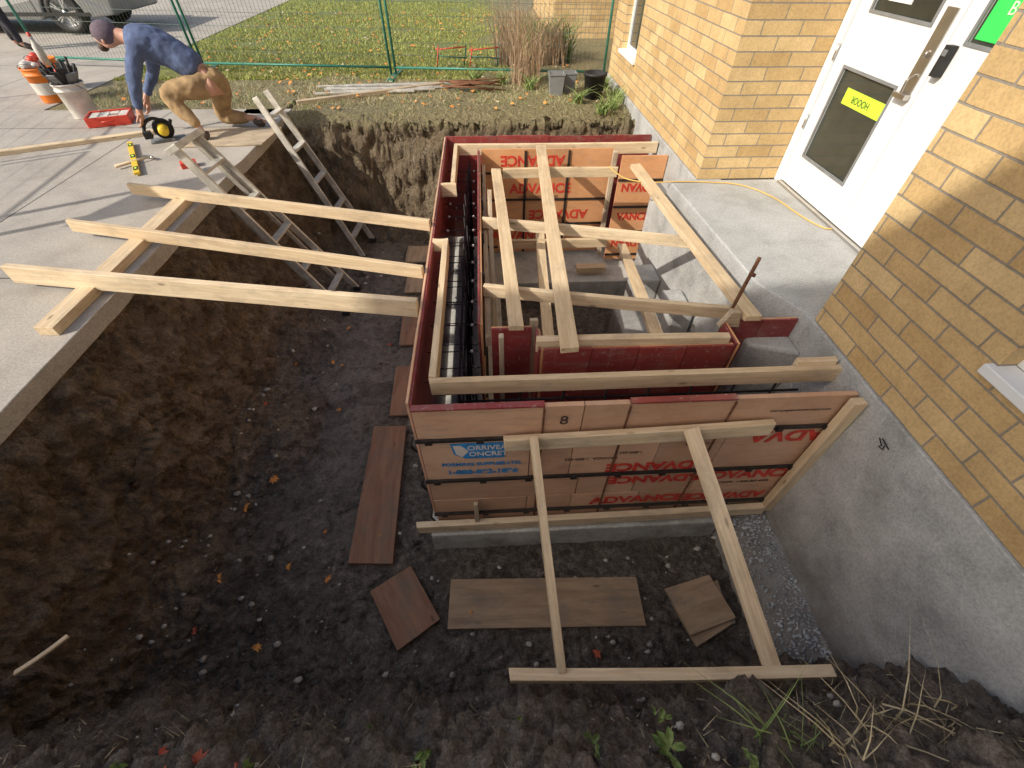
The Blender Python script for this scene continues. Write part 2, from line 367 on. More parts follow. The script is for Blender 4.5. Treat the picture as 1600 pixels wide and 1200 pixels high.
# ------------------------------------------------------------------ ground
def interp(x,pts):
    if x<=pts[0][0]: return pts[0][1]
    for (a,za),(b,zb) in zip(pts,pts[1:]):
        if x<=b: return za+(zb-za)*(x-a)/(b-a)
    return pts[-1][1]
def fb(x,y,z=0,o=4):
    s=0;a=1;t=0
    for i in range(o): s+=a*noise.noise(Vector((x,y,z))); t+=a; a*=.5; x*=2.1;y*=2.1;z*=2.1
    return s/t
FL=-1.455
def gz(x,y):
    slab=(x<-2.54 and y<6.72) or (x<-5.65 and y>=6.72)
    if x<-3.1 or x>3.2 or y<-.7 or y>7.2: return -.13 if slab else 0.0
    wx=x+.13*fb(y*.9,3.1)*min(1,max(0,(x+2.55)/.2)); wy=y+.12*fb(x*1.1,7.7)
    zl=interp(wx,[(-2.58,-.10),(-2.52,-.16),(-2.43,-.62),(-2.30,-1.05),(-2.16,-1.3),(-1.96,FL)])
    zn=interp(wy,[(-.25,0),(-.05,-.12),(.13,-.38),(.29,-.80),(.39,-1.2),(.50,FL)])
    zf=interp(wy,[(5.86,FL),(5.98,-1.0),(6.13,-.35),(6.22,-.08),(6.5,0)])
    z=max(zl,zn,zf); base=z
    k=.12; act=min(1,(base-FL)/.25)
    for q in (zn,zf):
        h=max(0,k-abs(zl-q))/k; z=max(z,base+h*h*k*.9*act if z<-.1 else z)
    if x>2.3: z=max(z,interp(x,[(2.3,FL),(3.0,-.2)]))
    for cx,cy,rx,ry,hh in ((-1.93,2.45,.38,.6,.22),(-2.05,1.2,.3,.5,.14),(-2.0,3.9,.3,.6,.16),(-2.3,1.9,.2,.5,.15)):
        d=math.hypot((x-cx)/rx,(y-cy)/ry)
        if d<1 and z<-.8: z+=hh*(1-d*d)
    if z>-.09 and not slab: z+=.02*fb(x*2,y*2)
    return min(z,0.0) if not slab else z
def seq(a,b,st):
    n=max(1,int(round((b-a)/st))); return [a+(b-a)*i/n for i in range(n)]
xs=[-400,-150,-60,-30,-18,-12,-8,-5.66,-5.6]+seq(-5,-2.62,.12)+seq(-2.62,-1.85,.0085)+seq(-1.85,2.0,.014)+seq(2.0,3.2,.15)+[3.2,4,6,10,30,100,400]
ys=[-400,-100,-30,-8,-3,-1.2]+seq(-.7,-.2,.05)+seq(-.2,.6,.008)+seq(.6,2.6,.012)+seq(2.6,5.75,.018)+seq(5.75,6.7,.016)+[6.7,6.74]+seq(6.8,9,.1)+seq(9,20,.5)+[20,30,60,150,400]
nx,ny=len(xs),len(ys)
H=[[gz(x,y) for x in xs] for y in ys]
verts=[]
for j,y in enumerate(ys):
    for i,x in enumerate(xs):
        z=H[j][i]
        if -2.6<x<2.1 and -.7<y<7.2:
            i0,i1=max(i-1,0),min(i+1,nx-1); j0,j1=max(j-1,0),min(j+1,ny-1)
            gx_=(H[j][i1]-H[j][i0])/(xs[i1]-xs[i0]); gy_=(H[j1][i]-H[j0][i])/(ys[j1]-ys[j0])
            n=Vector((-gx_,-gy_,1)).normalized(); steep=min(1,math.hypot(gx_,gy_)/1.5)
            e=min(1,max(0,(x+2.58)/.06))
            a=fb(x*2.4,y*2.4,z*2.4,4); c=fb(x*19,y*19,z*19,4)
            wq=.05*c
            cl=.5-min(1,noise.voronoi(Vector((x*8+wq*8,y*8,z*8)))[0][0])
            cl2=.5-min(1,noise.voronoi(Vector((x*21+3,y*21+wq*12,z*21)))[0][0])
            am=(.16*a+.10*cl+.05*cl2+.05*c)*steep+(.022*a+.018*cl2+.028*c+.018*cl)*(1-steep)
            if y<.7: am+=.022*cl2+.012*cl+.015*c
            q=Vector((x,y,z))+n*am*e
            if x<-2.52: q.z=min(q.z,-.117)
            verts.append(q)
        else: verts.append((x,y,z))
faces=[(j*nx+i,j*nx+i+1,(j+1)*nx+i+1,(j+1)*nx+i) for j in range(ny-1) for i in range(nx-1)]
me=bpy.data.meshes.new('ground'); me.from_pydata(verts,[],faces); me.materials.append(M['soil'])
me.polygons.foreach_set('use_smooth',[True]*len(faces))
g=bpy.data.objects.new('ground',me); COL.objects.link(g); struct(g)

ed=[(-2.52+.012*fb(i*.9,1.7,0,3)+(-.02 if i%17==5 else 0),-6+i*.12) for i in range(107)]
ed=[p for p in ed if p[1]<6.7]+[(-2.52,6.72)]
mb=MB(); mb.prism([(-30,-6)]+ed+[(-30,6.72)],-.115,0,'slab'); mb.box((-14,6.723,-.115),(-5.65,24,0),'slab')
o=mb.obj('sidewalk',bevel=.006); struct(o)
mb=MB(); mb.box((-60,-60,-.02),(-14.01,120,.004),'asphalt'); o=mb.obj('road'); struct(o)

# ------------------------------------------------------------------ building
B=empty('brick_building','buff brick building with white steel double door above the pit','building')
mb=MB(); W=1.96
for a,b in [((W,-2.9,.1),(2.2,-.3,4.2)),((W,-.3,.1),(2.2,1.10,.53)),((W,-.3,1.75),(2.2,1.10,4.2)),((W,1.10,.1),(2.2,1.78,4.2)),((W,1.78,.1),(3.0,1.98,4.2)),
            ((W,4.05,.1),(3.0,4.25,4.2)),((W,4.25,.1),(2.2,6.74,4.2)),((W,6.74,.1),(2.2,7.52,.46)),((W,6.74,1.9),(2.2,7.52,4.2)),((W,7.52,.1),(2.2,8.1,4.2)),((2.2,7.9,.1),(8,8.1,4.2)),
            ((2.80,1.98,2.32),(3.0,4.05,4.2))]: mb.box(a,b,'brick')
mb.obj('wall',B)
mb=MB(); mb.box((1.942,-2.9,-1.6),(2.19,8.1,.098),'found'); mb.obj('foundation',B,bevel=.006)
mb=MB(); mb.box((1.9,-2.9,4.2),(8,8.1,4.35),'greyp'); mb.obj('roof',B)
B3=empty('brick_building','far buff brick wing beyond the shrubs','building')
mb=MB(); mb.box((1.5,11.5,0),(8,11.8,4.2),'brick'); mb.box((1.5,11.8,0),(1.8,16,4.2),'brick'); mb.obj('wall',B3)
mb=MB(); mb.box((1.45,11.4,4.2),(8,16,4.35),'greyp'); mb.obj('roof',B3)
def window(y0,y1,z0,z1,nm='window'):
    w=MB(); x=2.04
    f=.05
    w.box((x,y0,z0),(x+.05,y0+f,z1),'white'); w.box((x,y1-f,z0),(x+.05,y1,z1),'white'); w.box((x,y0+f,z1-f),(x+.05,y1-f,z1),'white'); w.box((x,y0+f,z0),(x+.05,y1-f,z0+f),'white')
    fr=w.obj(nm,B)
    w=MB(); w.box((x+.02,y0+f,z0+f),(x+.03,y1-f,z1-f),'glass'); w.obj('pane',fr)
    w=MB(); w.box((1.925,y0-.02,z0-.045),(x+.0,y1+.02,z0-.001),'white'); w.obj('sill',fr,bevel=.004)
window(-.3,1.10,.575,1.75); window(6.74,7.52,.505,1.9)
D=MB(); x=2.72
D.box((x-.03,3.98,.1),(x+.10,4.045,2.3),'white'); D.box((x-.03,1.985,.1),(x+.10,2.08,2.3),'white'); D.box((x-.03,2.08,2.22),(x+.10,3.98,2.3),'white')
D.box((x-.04,2.08,.1),(x+.1,3.98,.118),'steel')
frame=D.obj('door_frame',B,bevel=.004)
def leaf(y0,y1,wins,nm='door'):
    L=MB(); z0,z1=.125,2.215
    ys_=sorted(wins,key=lambda q:q[2]); zc=z0
    for (a,b,c,d) in ys_:
        L.box((x,y0,zc),(x+.045,y1,c),'white'); L.box((x,y0,c),(x+.045,a,d),'white'); L.box((x,b,c),(x+.045,y1,d),'white'); zc=d
    L.box((x,y0,zc),(x+.045,y1,z1),'white')
    dd=L.obj(nm,B)
    for (a,b,c,d) in ys_:
        P=MB(); P.box((x+.015,a,c),(x+.025,b,d),'glass'); P.obj('pane',dd)
        P=MB(); t=.014
        P.box((x-.006,a-t,c-t),(x+.004,a+.004,d+t),'greyp');P.box((x-.006,b-.004,c-t),(x+.004,b+t,d+t),'greyp');P.box((x-.006,a+.004,c-t),(x+.004,b-.004,c+.004),'greyp');P.box((x-.006,a+.004,d-.004),(x+.004,b-.004,d+t),'greyp')
        P.obj('pane_trim',dd)
    return dd
d1=leaf(3.05,3.972,[(3.24,3.83,.38,1.0),(3.24,3.83,1.33,1.95)])
d2=leaf(2.085,3.044,[(2.25,2.92,1.29,1.9)])
h=MB(); h.box((x-.012,3.09,1.0),(x-.001,3.18,1.42),'steel'); h.box((x-.055,3.075,.97),(x-.012,3.185,1.0),'steel'); h.tube([(x-.045,3.13,1.0),(x-.05,3.13,1.07),(x-.012,3.13,1.1)],.009,'steel'); h.lathe([(0,-.012),(.02,-.012),(.02,0)],'steel',c=(x-.012,3.135,1.2),axis='y'); h.obj('handle',d1,bevel=.003)
h=MB(); h.box((x-.05,2.945,1.12),(x-.007,2.995,1.27),'black'); h.box((x-.053,2.955,1.22),(x-.05,2.985,1.25),'greyp'); h.obj('lock_box',d2,bevel=.004)
for zz in (.55,1.02):
    h=MB(); h.tube([(x-.02,3.978,zz),(x-.02,3.978,zz+.1)],.009,'steel'); h.obj('hinge',d1)
h=MB(); h.box((x+.010,3.25,.80),(x+.0145,3.70,.90),'tape'); h.obj('tape_strip',d1)
text('HOOOR',.06,'ink',(x+.008,3.50,.85),d1,rot=(math.pi/2,0,-math.pi/2),flip=True,sx=.9)
h=MB(); h.box((x+.010,3.50,1.39),(x+.0145,3.72,1.50),'white'); h.obj('notice',d1)
text('NO EXIT',.035,'ink',(x+.008,3.61,1.465),d1,rot=(math.pi/2,0,-math.pi/2))
text('TO ROPING',.03,'ink',(x+.008,3.61,1.425),d1,rot=(math.pi/2,0,-math.pi/2))
h=MB(); h.box((x+.010,2.48,1.31),(x+.0145,2.90,1.70),'greensign'); h.obj('notice',d2)
text('Push',.10,'palew',(x+.008,2.69,1.58),d2,rot=(math.pi/2,0,-math.pi/2)); text('Button',.08,'palew',(x+.008,2.69,1.45),d2,rot=(math.pi/2,0,-math.pi/2))

shade_wing=empty('brick_building','added unseen tall brick wing that shades the near pit','building')  # added behind the camera to block sun from the near pit and forms
mb=MB(); mb.box((-10.2,-5,0),(-4.3,-2.9,7.6),'brick'); mb.obj('wall',shade_wing)
for xx in (-9.4,-7.2):
    for zz in (1,4.6):
        w=MB(); w.box((xx,-2.92,zz),(xx+1.2,-2.88,zz+1.5),'white'); fr=w.obj('window',shade_wing)
        w=MB(); w.box((xx+.07,-2.879,zz+.07),(xx+1.13,-2.876,zz+1.43),'glass'); w.obj('pane',fr)

mb=MB(); mb.prism([(1.69,4.04),(1.735,3.3),(1.78,2.39),(1.94,2.06),(1.94,1.99),(2.9,1.99),(2.9,4.04)],-.10,.1,'landing')
o=mb.obj('concrete_landing',bevel=.012); tag(o,'grey concrete landing slab in front of the white door','landing')
mb=MB(); mb.prism([(1.72,4.5),(1.76,3.3),(1.80,2.36),(1.66,2.3),(1.64,2.0),(1.941,1.9),(1.941,4.5)],-1.5,-.101,'found')
mb.box((1.56,2.9,-1.5),(1.75,3.25,-.55),'found'); mb.box((1.3,2.5,-1.5),(1.7,3.7,-1.05),'found'); mb.box((1.5,3.7,-1.5),(1.74,4.0,-.75),'found')
o=mb.obj('old_foundation',bevel=.02); tag(o,'rough old grey concrete foundation under the landing','foundation')
mb=MB(); mb.prism([(-.47,1.335),(1.62,1.335),(1.60,2.12),(.12,2.12),(.12,4.4),(1.9,4.4),(1.9,5.65),(-.50,5.65)],-1.5,-1.222,'foot')
o=mb.obj('concrete_footing',bevel=.012); tag(o,'grey concrete footing under the timber forms','footing')
mb=MB(); n=60
for i in range(n):
    y=-.4+(1.70+.4)*i/(n-1)
    w=.24+.06*fb(y*3,2)
    mb.v.append((1.93-w-.08,y,-1.5)); mb.v.append((1.93-w,y,-1.33+.04*fb(y*5,1))); mb.v.append((1.90-w*.3,y,-1.25+.04*fb(y*7,3)));mb.v.append((1.945,y,-1.19+.04*fb(y*4,5)))
i_=mb.mi('found')
for i in range(n-1):
    for k in range(3):
        a=i*4+k; mb.f.append([a,a+1,a+5,a+4]); mb.m.append(i_); mb.t.append(1); mb.sm.append(True)
o=mb.obj('footing_ledge',fix=True); tag(o,'sloping rough concrete ledge at the foot of the wall','footing')

# ------------------------------------------------------------------ formwork
def tn(): return U(.78,1.1)
T=.05; BT=-1.17
F=empty('formwork_panel','tan plywood outer form wall with printed red lettering','formwork panel',(0,0,0))
mb=MB(); y0,y1=1.42,1.45
rows=[(T,-.20,[-.42,.26,.47,.71,1.27,1.93]),(-.20,-.62,[-.42,.20,.45,.72,.96,1.34,1.93]),(-.62,-.88,[-.42,.28,.52,.9,1.3,1.93]),(-.88,BT,[-.42,.2,.5,.96,1.34,1.93])]
for zt,zb,cs in rows:
    for a,b in zip(cs,cs[1:]):
        mb.box((a+.0025,y0+U(0,.003),zb+.003),(b-.0025,y1,zt-.003+(U(-.012,.006) if zt==T else 0)),'panel',tn())
mb.obj('plywood_face',F,bevel=.002)
mb=MB(); mb.box((-.42,1.452,BT),(1.93,1.462,T-.02),'maroon')
for a,b in ((-.42,.26),(.71,1.27)): mb.box((a,1.414,T-.004),(b,1.452,T+.008),'maroon')
mb.obj('maroon_backing',F)
mb=MB()
for z in (-.20,-.62,-1.05):
    mb.box((-.43,1.402,z-.011),(1.93,1.417,z+.011),'dark')
    for k in range(9): mb.box((-.38+k*.28,1.392,z-.018),(-.34+k*.28,1.403,z+.018),'dark')
for q in (.26,.71,1.27): mb.box((q-.006,1.414,BT),(q+.006,1.4185,T-.02),'rust')
for z in (-.2,-.62,-1.05): mb.tube([(-.44,1.40,z+.05),(-.46,1.405,z-.03),(-.435,1.40,z-.08)],.008,'dark',6)
mb.obj('steel_bars',F)
yt=1.4165
text('8',.10,'ink',(.37,yt-.002,-.07),F)
mb=MB()
def plate(pts,k,y=1.417): 
    n=len(pts); mb.add([(a,y,b) for a,b in pts]+[(a,y+.002,b) for a,b in pts],[tuple(range(n)),tuple(range(2*n-1,n-1,-1))]+[((i+1)%n,i,n+i,n+(i+1)%n) for i in range(n)],k)
plate([(-.25,-.245),(.055,-.245),(.055,-.395),(-.17,-.395),(-.235,-.35)],'blue')
mb.obj('emblem',F,fix=True)
mb=MB(); plate([(-.236,-.262),(-.19,-.262),(-.15,-.32),(-.19,-.375),(-.222,-.345)],'palew',1.4155); mb.obj('emblem_inlay',F,fix=True)
text('ORRIVEA',.058,'palew',(-.045,1.4155,-.29),F,bold=.001,sx=.95); text('ONCRET',.058,'palew',(-.04,1.4155,-.35),F,bold=.001,sx=.95)
text('FORMING SUPPLIES LTD.',.044,'blue',(-.08,yt,-.455),F,bold=.0015,sx=.98); text('1-888-892-1896',.064,'blue',(-.08,yt,-.54),F,bold=.002,sx=1.03)
text('CANADA  1-800-265',.036,'ink',(.57,yt,-.45),F,flip=True)
AD=[(1.0,-.555,True,.115,1.2),(1.62,-.71,False,.125,1.1),(.96,-.975,False,.115,1.2),(1.57,-.975,True,.11,1.1),(1.02,-.71,True,.11,1.2)]
for a,z,fl,s_,sx in AD: text('ADVANCE',s_,'red',(a,yt-.001,z),F,flip=fl,bold=.005,sx=sx)
text('ADVA',.14,'red',(1.70,yt-.001,-.29),F,flip=True,bold=.005,sx=1.2)
text('CANADA  1-800-265-4550',.034,'ink',(1.62,yt,-.80),F)
text('1-800-265',.034,'ink',(.80,yt,-.40),F,flip=True); text('CANADA',.034,'ink',(1.18,yt,-.34),F,flip=True)
text('www.advanceconcreteform.com',.026,'ink',(1.66,yt,-.06),F,flip=True)

def form_panel(label,a,b,axis,tout,tin,inner_sign,top=T,bot=BT,nseam=4):
    E=empty('formwork_panel',label,'formwork panel'); mb=MB(); th=.014
    if axis=='y':
        X=a[0]; ya,yb=a[1],b[1]; cs=[ya+(yb-ya)*i/nseam for i in range(nseam+1)]
        for p,q in zip(cs,cs[1:]): mb.box((X,p+.002,bot),(X+th,q-.002,top+U(-.01,.004)),tout,tn())
        mb.obj('plywood_face',E,bevel=.002); mb=MB()
        for p,q in zip(cs,cs[1:]): mb.box((X+th+.001,p+.002,bot),(X+th*2,q-.002,top-.012+U(-.004,.004)),tin,tn())
        mb.obj('plywood_back',E); mb=MB()
        xs_=X-.012 if inner_sign<0 else X+th*2+.001
        for z in (-.2,-.62,-1.05): mb.box((xs_,ya,z-.011),(xs_+.011,yb,z+.011),'dark')
        for c in cs[1:-1]: mb.box((xs_,c-.012,bot),(xs_+.02,c+.012,top-.02),'dark')
        mb.obj('steel_bars',E)
    else:
        Y=a[1]; xa,xb=a[0],b[0]; cs=[xa+(xb-xa)*i/nseam for i in range(nseam+1)]
        for p,q in zip(cs,cs[1:]): mb.box((p+.002,Y,bot),(q-.002,Y+th,top+U(-.01,.004)),tout,tn())
        mb.obj('plywood_face',E,bevel=.002); mb=MB()
        for p,q in zip(cs,cs[1:]): mb.box((p+.002,Y+th+.001,bot),(q-.002,Y+th*2,top-.012),tin,tn())
        mb.obj('plywood_back',E); mb=MB()
        yb_=Y-.012 if inner_sign<0 else Y+th*2+.001
        for z in (-.2,-.5,-.8,-1.1): mb.box((xa,yb_,z-.011),(xb,yb_+.011,z+.011),'dark')
        for c in cs[1:-1]: mb.box((c-.012,yb_,bot),(c+.012,yb_+.02,top-.02),'dark')
        mb.obj('steel_bars',E)
    return E
form_panel('long maroon-faced outer form wall with steel bars beside trench',(-.45,1.47),(-.45,5.42),'y','panel','maroon',-1,nseam=6)
form_panel('maroon-faced outer form wall facing the grassy bank',(-.45,5.43),(1.93,5.43),'x','maroon','panel',1,nseam=4)
form_panel('narrow inner form wall with orange back and steel bars',(-.08,2.09),(-.08,5.02),'y','maroon','panelR',1,nseam=5)
r1=form_panel('orange inner form wall printed with red lettering and dark bars',(-.04,5.03),(1.40,5.03),'x','panelR','maroon',-1,nseam=3)
r2=form_panel('short orange form wall with red lettering against the foundation',(1.44,4.80),(1.935,4.80),'x','panelR','maroon',-1,nseam=1)
form_panel('short maroon form face beside the corner stud',(0.0,2.05),(.25,2.05),'x','maroon','panelR',1,nseam=1)
form_panel('maroon inner form face with dusty top edge, in several pieces',(.30,1.84),(1.43,1.84),'x','maroon','panelR',1,nseam=4)
form_panel('maroon form face in two pieces next to the landing',(1.47,2.06),(1.935,2.06),'x','maroon','panelR',1,nseam=2)
form_panel('narrow maroon return piece between stepped form faces',(.27,1.85),(.27,2.05),'y','maroon','panelR',1,nseam=1)
form_panel('narrow return piece of form beside rusty stake',(1.44,1.85),(1.44,2.05),'y','maroon','panelR',1,nseam=1)
yy=5.028
text('ADVANCE',.15,'red',(.52,yy,-.07),r1,flip=True,bold=.005,sx=1.0)
text('ADVANCE',.15,'red',(.62,yy,-.38),r1,bold=.005,sx=1.0); text('USA & CANADA 1-800-265',.04,'ink',(.6,yy,-.47),r1)
text('ADVANCE',.15,'red',(.85,yy,-.68),r1,flip=True,bold=.005,sx=1.0); text('ADVANCE',.15,'red',(.4,yy,-.95),r1,bold=.005,sx=1.0)
yy=4.798
text('ADVAN',.12,'red',(1.69,yy,-.28),r2,flip=True,bold=.005,sx=.95); text('VANCE',.12,'red',(1.69,yy,-.62),r2,bold=.005,sx=.95); text('ADVAN',.12,'red',(1.69,yy,-.95),r2,flip=True,bold=.005,sx=.95)

PN='pine'
def bd(p0,p1,w,h,label,k=PN,**kw): return board(p0,p1,w,h,k,label,**kw)
bd((-.34,1.625,.005),(1.95,1.625,.005),.04,.10,'long pine ledge board fixed inside the front form')
bd((-.325,1.65,.0),(-.325,3.10,.0),.04,.12,'pine ledge board running along inside of form wall')
bd((-.425,3.122,.01),(-.305,3.122,.01),.04,.09,'short pine end block closing the ledge board')
bd((-.31,4.2,.0),(-.31,5.15,.0),.04,.12,'pine ledge board at the far end of the wall cavity')
bd((-.425,4.178,-.02),(-.28,4.178,-.02),.04,.12,'bright short pine block across the wall cavity')
bd((-.33,5.175,.0),(1.93,5.175,.0),.04,.11,'long pine ledge board along the rear form')
bd((1.70,1.665,.035),(1.93,1.665,.035),.04,.09,'short pine block at the wall end of the form')
bd((.10,4.36,.085),(.15,2.0,.085),.089,.038,'pine brace lying across the inner form')
bd((.58,4.85,.125),(.43,1.75,.125),.10,.038,'pine brace running the full depth of the form box')
bd((1.47,4.42,.09),(1.60,2.02,.09),.10,.038,'wide pine brace beside the concrete landing')
bd((.17,4.40,.04),(1.30,4.40,.04),.038,.089,'pine spreader across the rear of the form')
bd((-.04,3.50,-.005),(1.62,3.10,-.005),.038,.085,'pine spreader crossing the middle of the form')
bd((-.04,2.53,-.005),(1.60,2.20,-.005),.038,.085,'pine spreader crossing near the front form')
bd((.26,1.90,.045),(1.40,1.88,.045),.05,.085,'pine board along top of stepped inner form')
bd((.52,4.1,-.38),(.42,2.3,-.40),.085,.038,'lower pine brace inside the form box')
bd((1.34,3.95,-.50),(1.08,1.95,-.12),.085,.038,'sloping pine brace inside the form box')
bd((.1,3.84,-.40),(1.15,3.84,-.40),.038,.085,'low pine spreader inside the form box')
bd((-.02,4.9,-.10),(-.02,2.1,-.10),.035,.085,'pine strip nailed along the inner form wall',k='pine2')
bd((.03,4.0,.02),(.03,2.2,-.35),.038,.085,'pine brace leaning inside the inner form wall',k='pine2')
bd((.06,1.99,-1.17),(.06,1.99,.04),.038,.03,'upright stud beside the maroon form face',k='pine2')
bd((.265,2.10,-.9),(.265,2.10,.07),.04,.05,'upright pine stud at the step of form',k='pine2')
bd((1.4,4.93,-1.17),(1.40,4.93,.05),.05,.05,'dark upright post at the rear form joint',k='pine2')
bd((1.05,4.55,-1.13),(1.4,4.55,-1.13),.10,.06,'short timber block on the footing at rear')
bd((.05,1.378,-.205),(1.52,1.378,-.150),.038,.10,'pine waler nailed across the front form face')
bd((-.56,1.375,-1.165),(1.90,1.375,-1.12),.045,.089,'long pine kicker board along base of form')
bd((1.90,1.378,.05),(1.915,1.378,-1.13),.05,.07,'pine cleat in corner between form and foundation')
bd((.205,1.36,-.13),(.27,.39,-.62),.038,.075,'pine raker brace from form down to bank')
bd((1.05,1.36,-.11),(1.25,.35,-.62),.075,.038,'wide pine raker brace from form down to bank')
bd((.03,.385,-.63),(1.52,.32,-.63),.05,.07,'pine board lying against bank under the rakers')
bd((-3.1,4.02,.105),(-.46,3.36,.05),.038,.089,'long pine brace from sidewalk across trench to form')
bd((-3.2,3.36,.105),(-.46,2.68,.05),.038,.089,'long pine brace spanning the trench, middle one')
bd((-3.16,2.68,.115),(-.46,2.28,.045),.045,.125,'wider stamped pine brace spanning trench')
bd((-2.66,2.16,.031),(-2.65,3.96,.031),.12,.06,'timber sleeper lying along the sidewalk edge')
bd((-5.7,4.85,.02),(-3.80,5.78,.02),.089,.038,'pine board lying flat on the sidewalk')
bd((-2.5,6.9,.02),(-.6,7.75,.04),.08,.05,'grey weathered timber lying on the bank',k='pine2')

def sheet(pts,z,th,k,label,name='plywood_piece',tilt=0):
    c=Vector((sum(p[0] for p in pts)/4,sum(p[1] for p in pts)/4)); e=Vector(pts[1])-Vector(pts[0]); e2=Vector(pts[3])-Vector(pts[0])
    if e2.length>e.length: e=e2
    an=math.atan2(e.y,e.x); mb=MB(); rt=Matrix.Rotation(-an,2)
    mb.prism([tuple(rt@(Vector(p)-c)) for p in pts],0,th,k); o=mb.obj(name,bevel=.002,fix=True); o.location=(c.x,c.y,z); o.rotation_euler=(U(-.012,.012),tilt,an)
    return tag(o,label,'plywood')
z=-1.435
sheet([(-1.09,2.48),(-.80,2.47),(-.76,1.23),(-1.08,1.25)],z,.022,'wetply','long narrow wet brown plywood strip on pit floor')
sheet([(-.89,1.05),(-.63,1.21),(-.40,.85),(-.66,.68)],z,.022,'wetply','squarish dark red-brown plywood piece on pit floor')
sheet([(-.34,1.10),(.96,1.05),(.95,.74),(-.35,.79)],z,.022,'wetply2','long tan wet plywood sheet in front of form')
sheet([(1.16,.88),(1.53,1.0),(1.52,.72),(1.24,.60)],z-.002,.022,'wetply2','lower small plywood piece by the footing')
sheet([(1.13,.95),(1.47,1.03),(1.55,.75),(1.21,.66)],z+.028,.022,'wetply2','small square plywood piece stacked on another',tilt=.03)
sheet([(-.99,3.24),(-.70,3.26),(-.68,2.60),(-.97,2.60)],z,.022,'wetply','dark plywood piece beside the outer form')
sheet([(-1.02,4.15),(-.68,4.15),(-.66,3.58),(-1.0,3.58)],z,.022,'wetply','reddish plywood piece beside the outer form')
sheet([(-1.05,4.95),(-.68,4.95),(-.68,4.55),(-1.05,4.55)],z,.022,'wetply2','tan plywood piece near outer form')
sheet([(-1.12,5.65),(-.8,5.65),(-.78,5.25),(-1.12,5.25)],z,.022,'wetply2','tan plywood piece at the far end of trench')
sheet([(-3.35,5.3),(-2.45,5.35),(-2.40,5.9),(-3.35,5.85)],.004,.018,'pine2','weathered plywood sheet on sidewalk under worker')

mb=MB()
for i in range(17):
    y=1.75+i*.215
    mb.tube([(-.19+U(-.01,.01),y,-1.25),(-.19+U(-.02,.02),y+U(-.02,.02),U(-.12,-.02))],.0075,'rebar',6)
for zz in (-.2,-.5,-.8,-1.05): mb.tube([(-.205,1.6,zz),(-.2,5.1,zz+U(-.02,.02))],.0075,'rebar',6)
for i in range(8):
    x_=-.1+i*.26; mb.tube([(x_,1.72,-1.25),(x_,1.72,-.12)],.0075,'rebar',6)
for zz in (-.25,-.6,-.95): mb.tube([(-.2,1.73,zz),(1.9,1.73,zz)],.0075,'rebar',6)
o=mb.obj('rebar_cage'); tag(o,'dark steel rebar cage inside the wall form cavity','rebar')
for i in range(13):
    y=1.85+i*.27
    for zz in (-.2,-.62):
        m_=MB(); m_.tube([(-.42,y,zz),(-.09,y,zz+.002)],.004,'dark',5)
        for q in (-.36,-.13): m_.lathe([(0,0),(.012,0),(.012,.01),(0,.01)],'whitep',8,c=(q,y-.005,zz),axis='y')
        o=m_.obj('form_tie'); tag(o,'thin steel form tie with pale cones inside cavity','form tie','form ties across the wall cavity')
mb=MB(); mb.tube([(1.47,2.09,-1.1),(1.475,2.10,-.2),(1.50,2.10,.22),(1.515,2.10,.46)],.011,'rust',8); mb.tube([(1.5,2.1,.36),(1.53,2.09,.35)],.013,'rust',6)
o=mb.obj('steel_stake'); tag(o,'rusty dark steel stake standing above the form','stake')
mb=MB(); mb.prism([(0,0),(.13,0),(.10,.11),(.05,.12)],0,.04,'pine2'); o=mb.obj('wooden_wedge',bevel=.002); o.location=(1.42,2.08,.01); o.rotation_euler=(math.pi/2,0,0); tag(o,'small pine wedge at the foot of the steel stake','wedge')
mb=MB(); mb.tube([(1.95,1.16,-.03),(1.93,1.14,-.05),(1.935,1.17,-.06),(1.92,1.15,-.03),(1.93,1.19,-.02)],.003,'rebar',5); mb.tube([(1.945,1.15,-.03),(1.92,1.17,-.0),(1.93,1.12,-.02)],.003,'rebar',5)
o=mb.obj('wire_tie'); tag(o,'twisted black wire sticking out of foundation wall','wire')
pts=[(1.2,4.38,.10),(1.32,4.2,.06),(1.5,4.0,.1),(1.75,3.98,.112),(2.0,3.97,.108),(2.3,3.90,.108),(2.48,3.65,.108),(2.55,3.3,.108),(2.62,3.1,.108),(2.7,3.06,.11),(2.9,3.05,.115)]
def smooth(pts,n=5):
    P=[Vector(p) for p in pts]; out=[]
    for i in range(len(P)-1):
        a,b,c,d=P[max(i-1,0)],P[i],P[i+1],P[min(i+2,len(P)-1)]
        for k in range(n):
            t=k/n; out.append(.5*((2*b)+(c-a)*t+(2*a-5*b+4*c-d)*t*t+(-a+3*b-3*c+d)*t**3))
    out.append(P[-1]); return out
mb=MB(); mb.tube(smooth(pts),.0055,'cord',6); o=mb.obj('extension_cord'); tag(o,'orange yellow extension cord trailing across landing','cord')

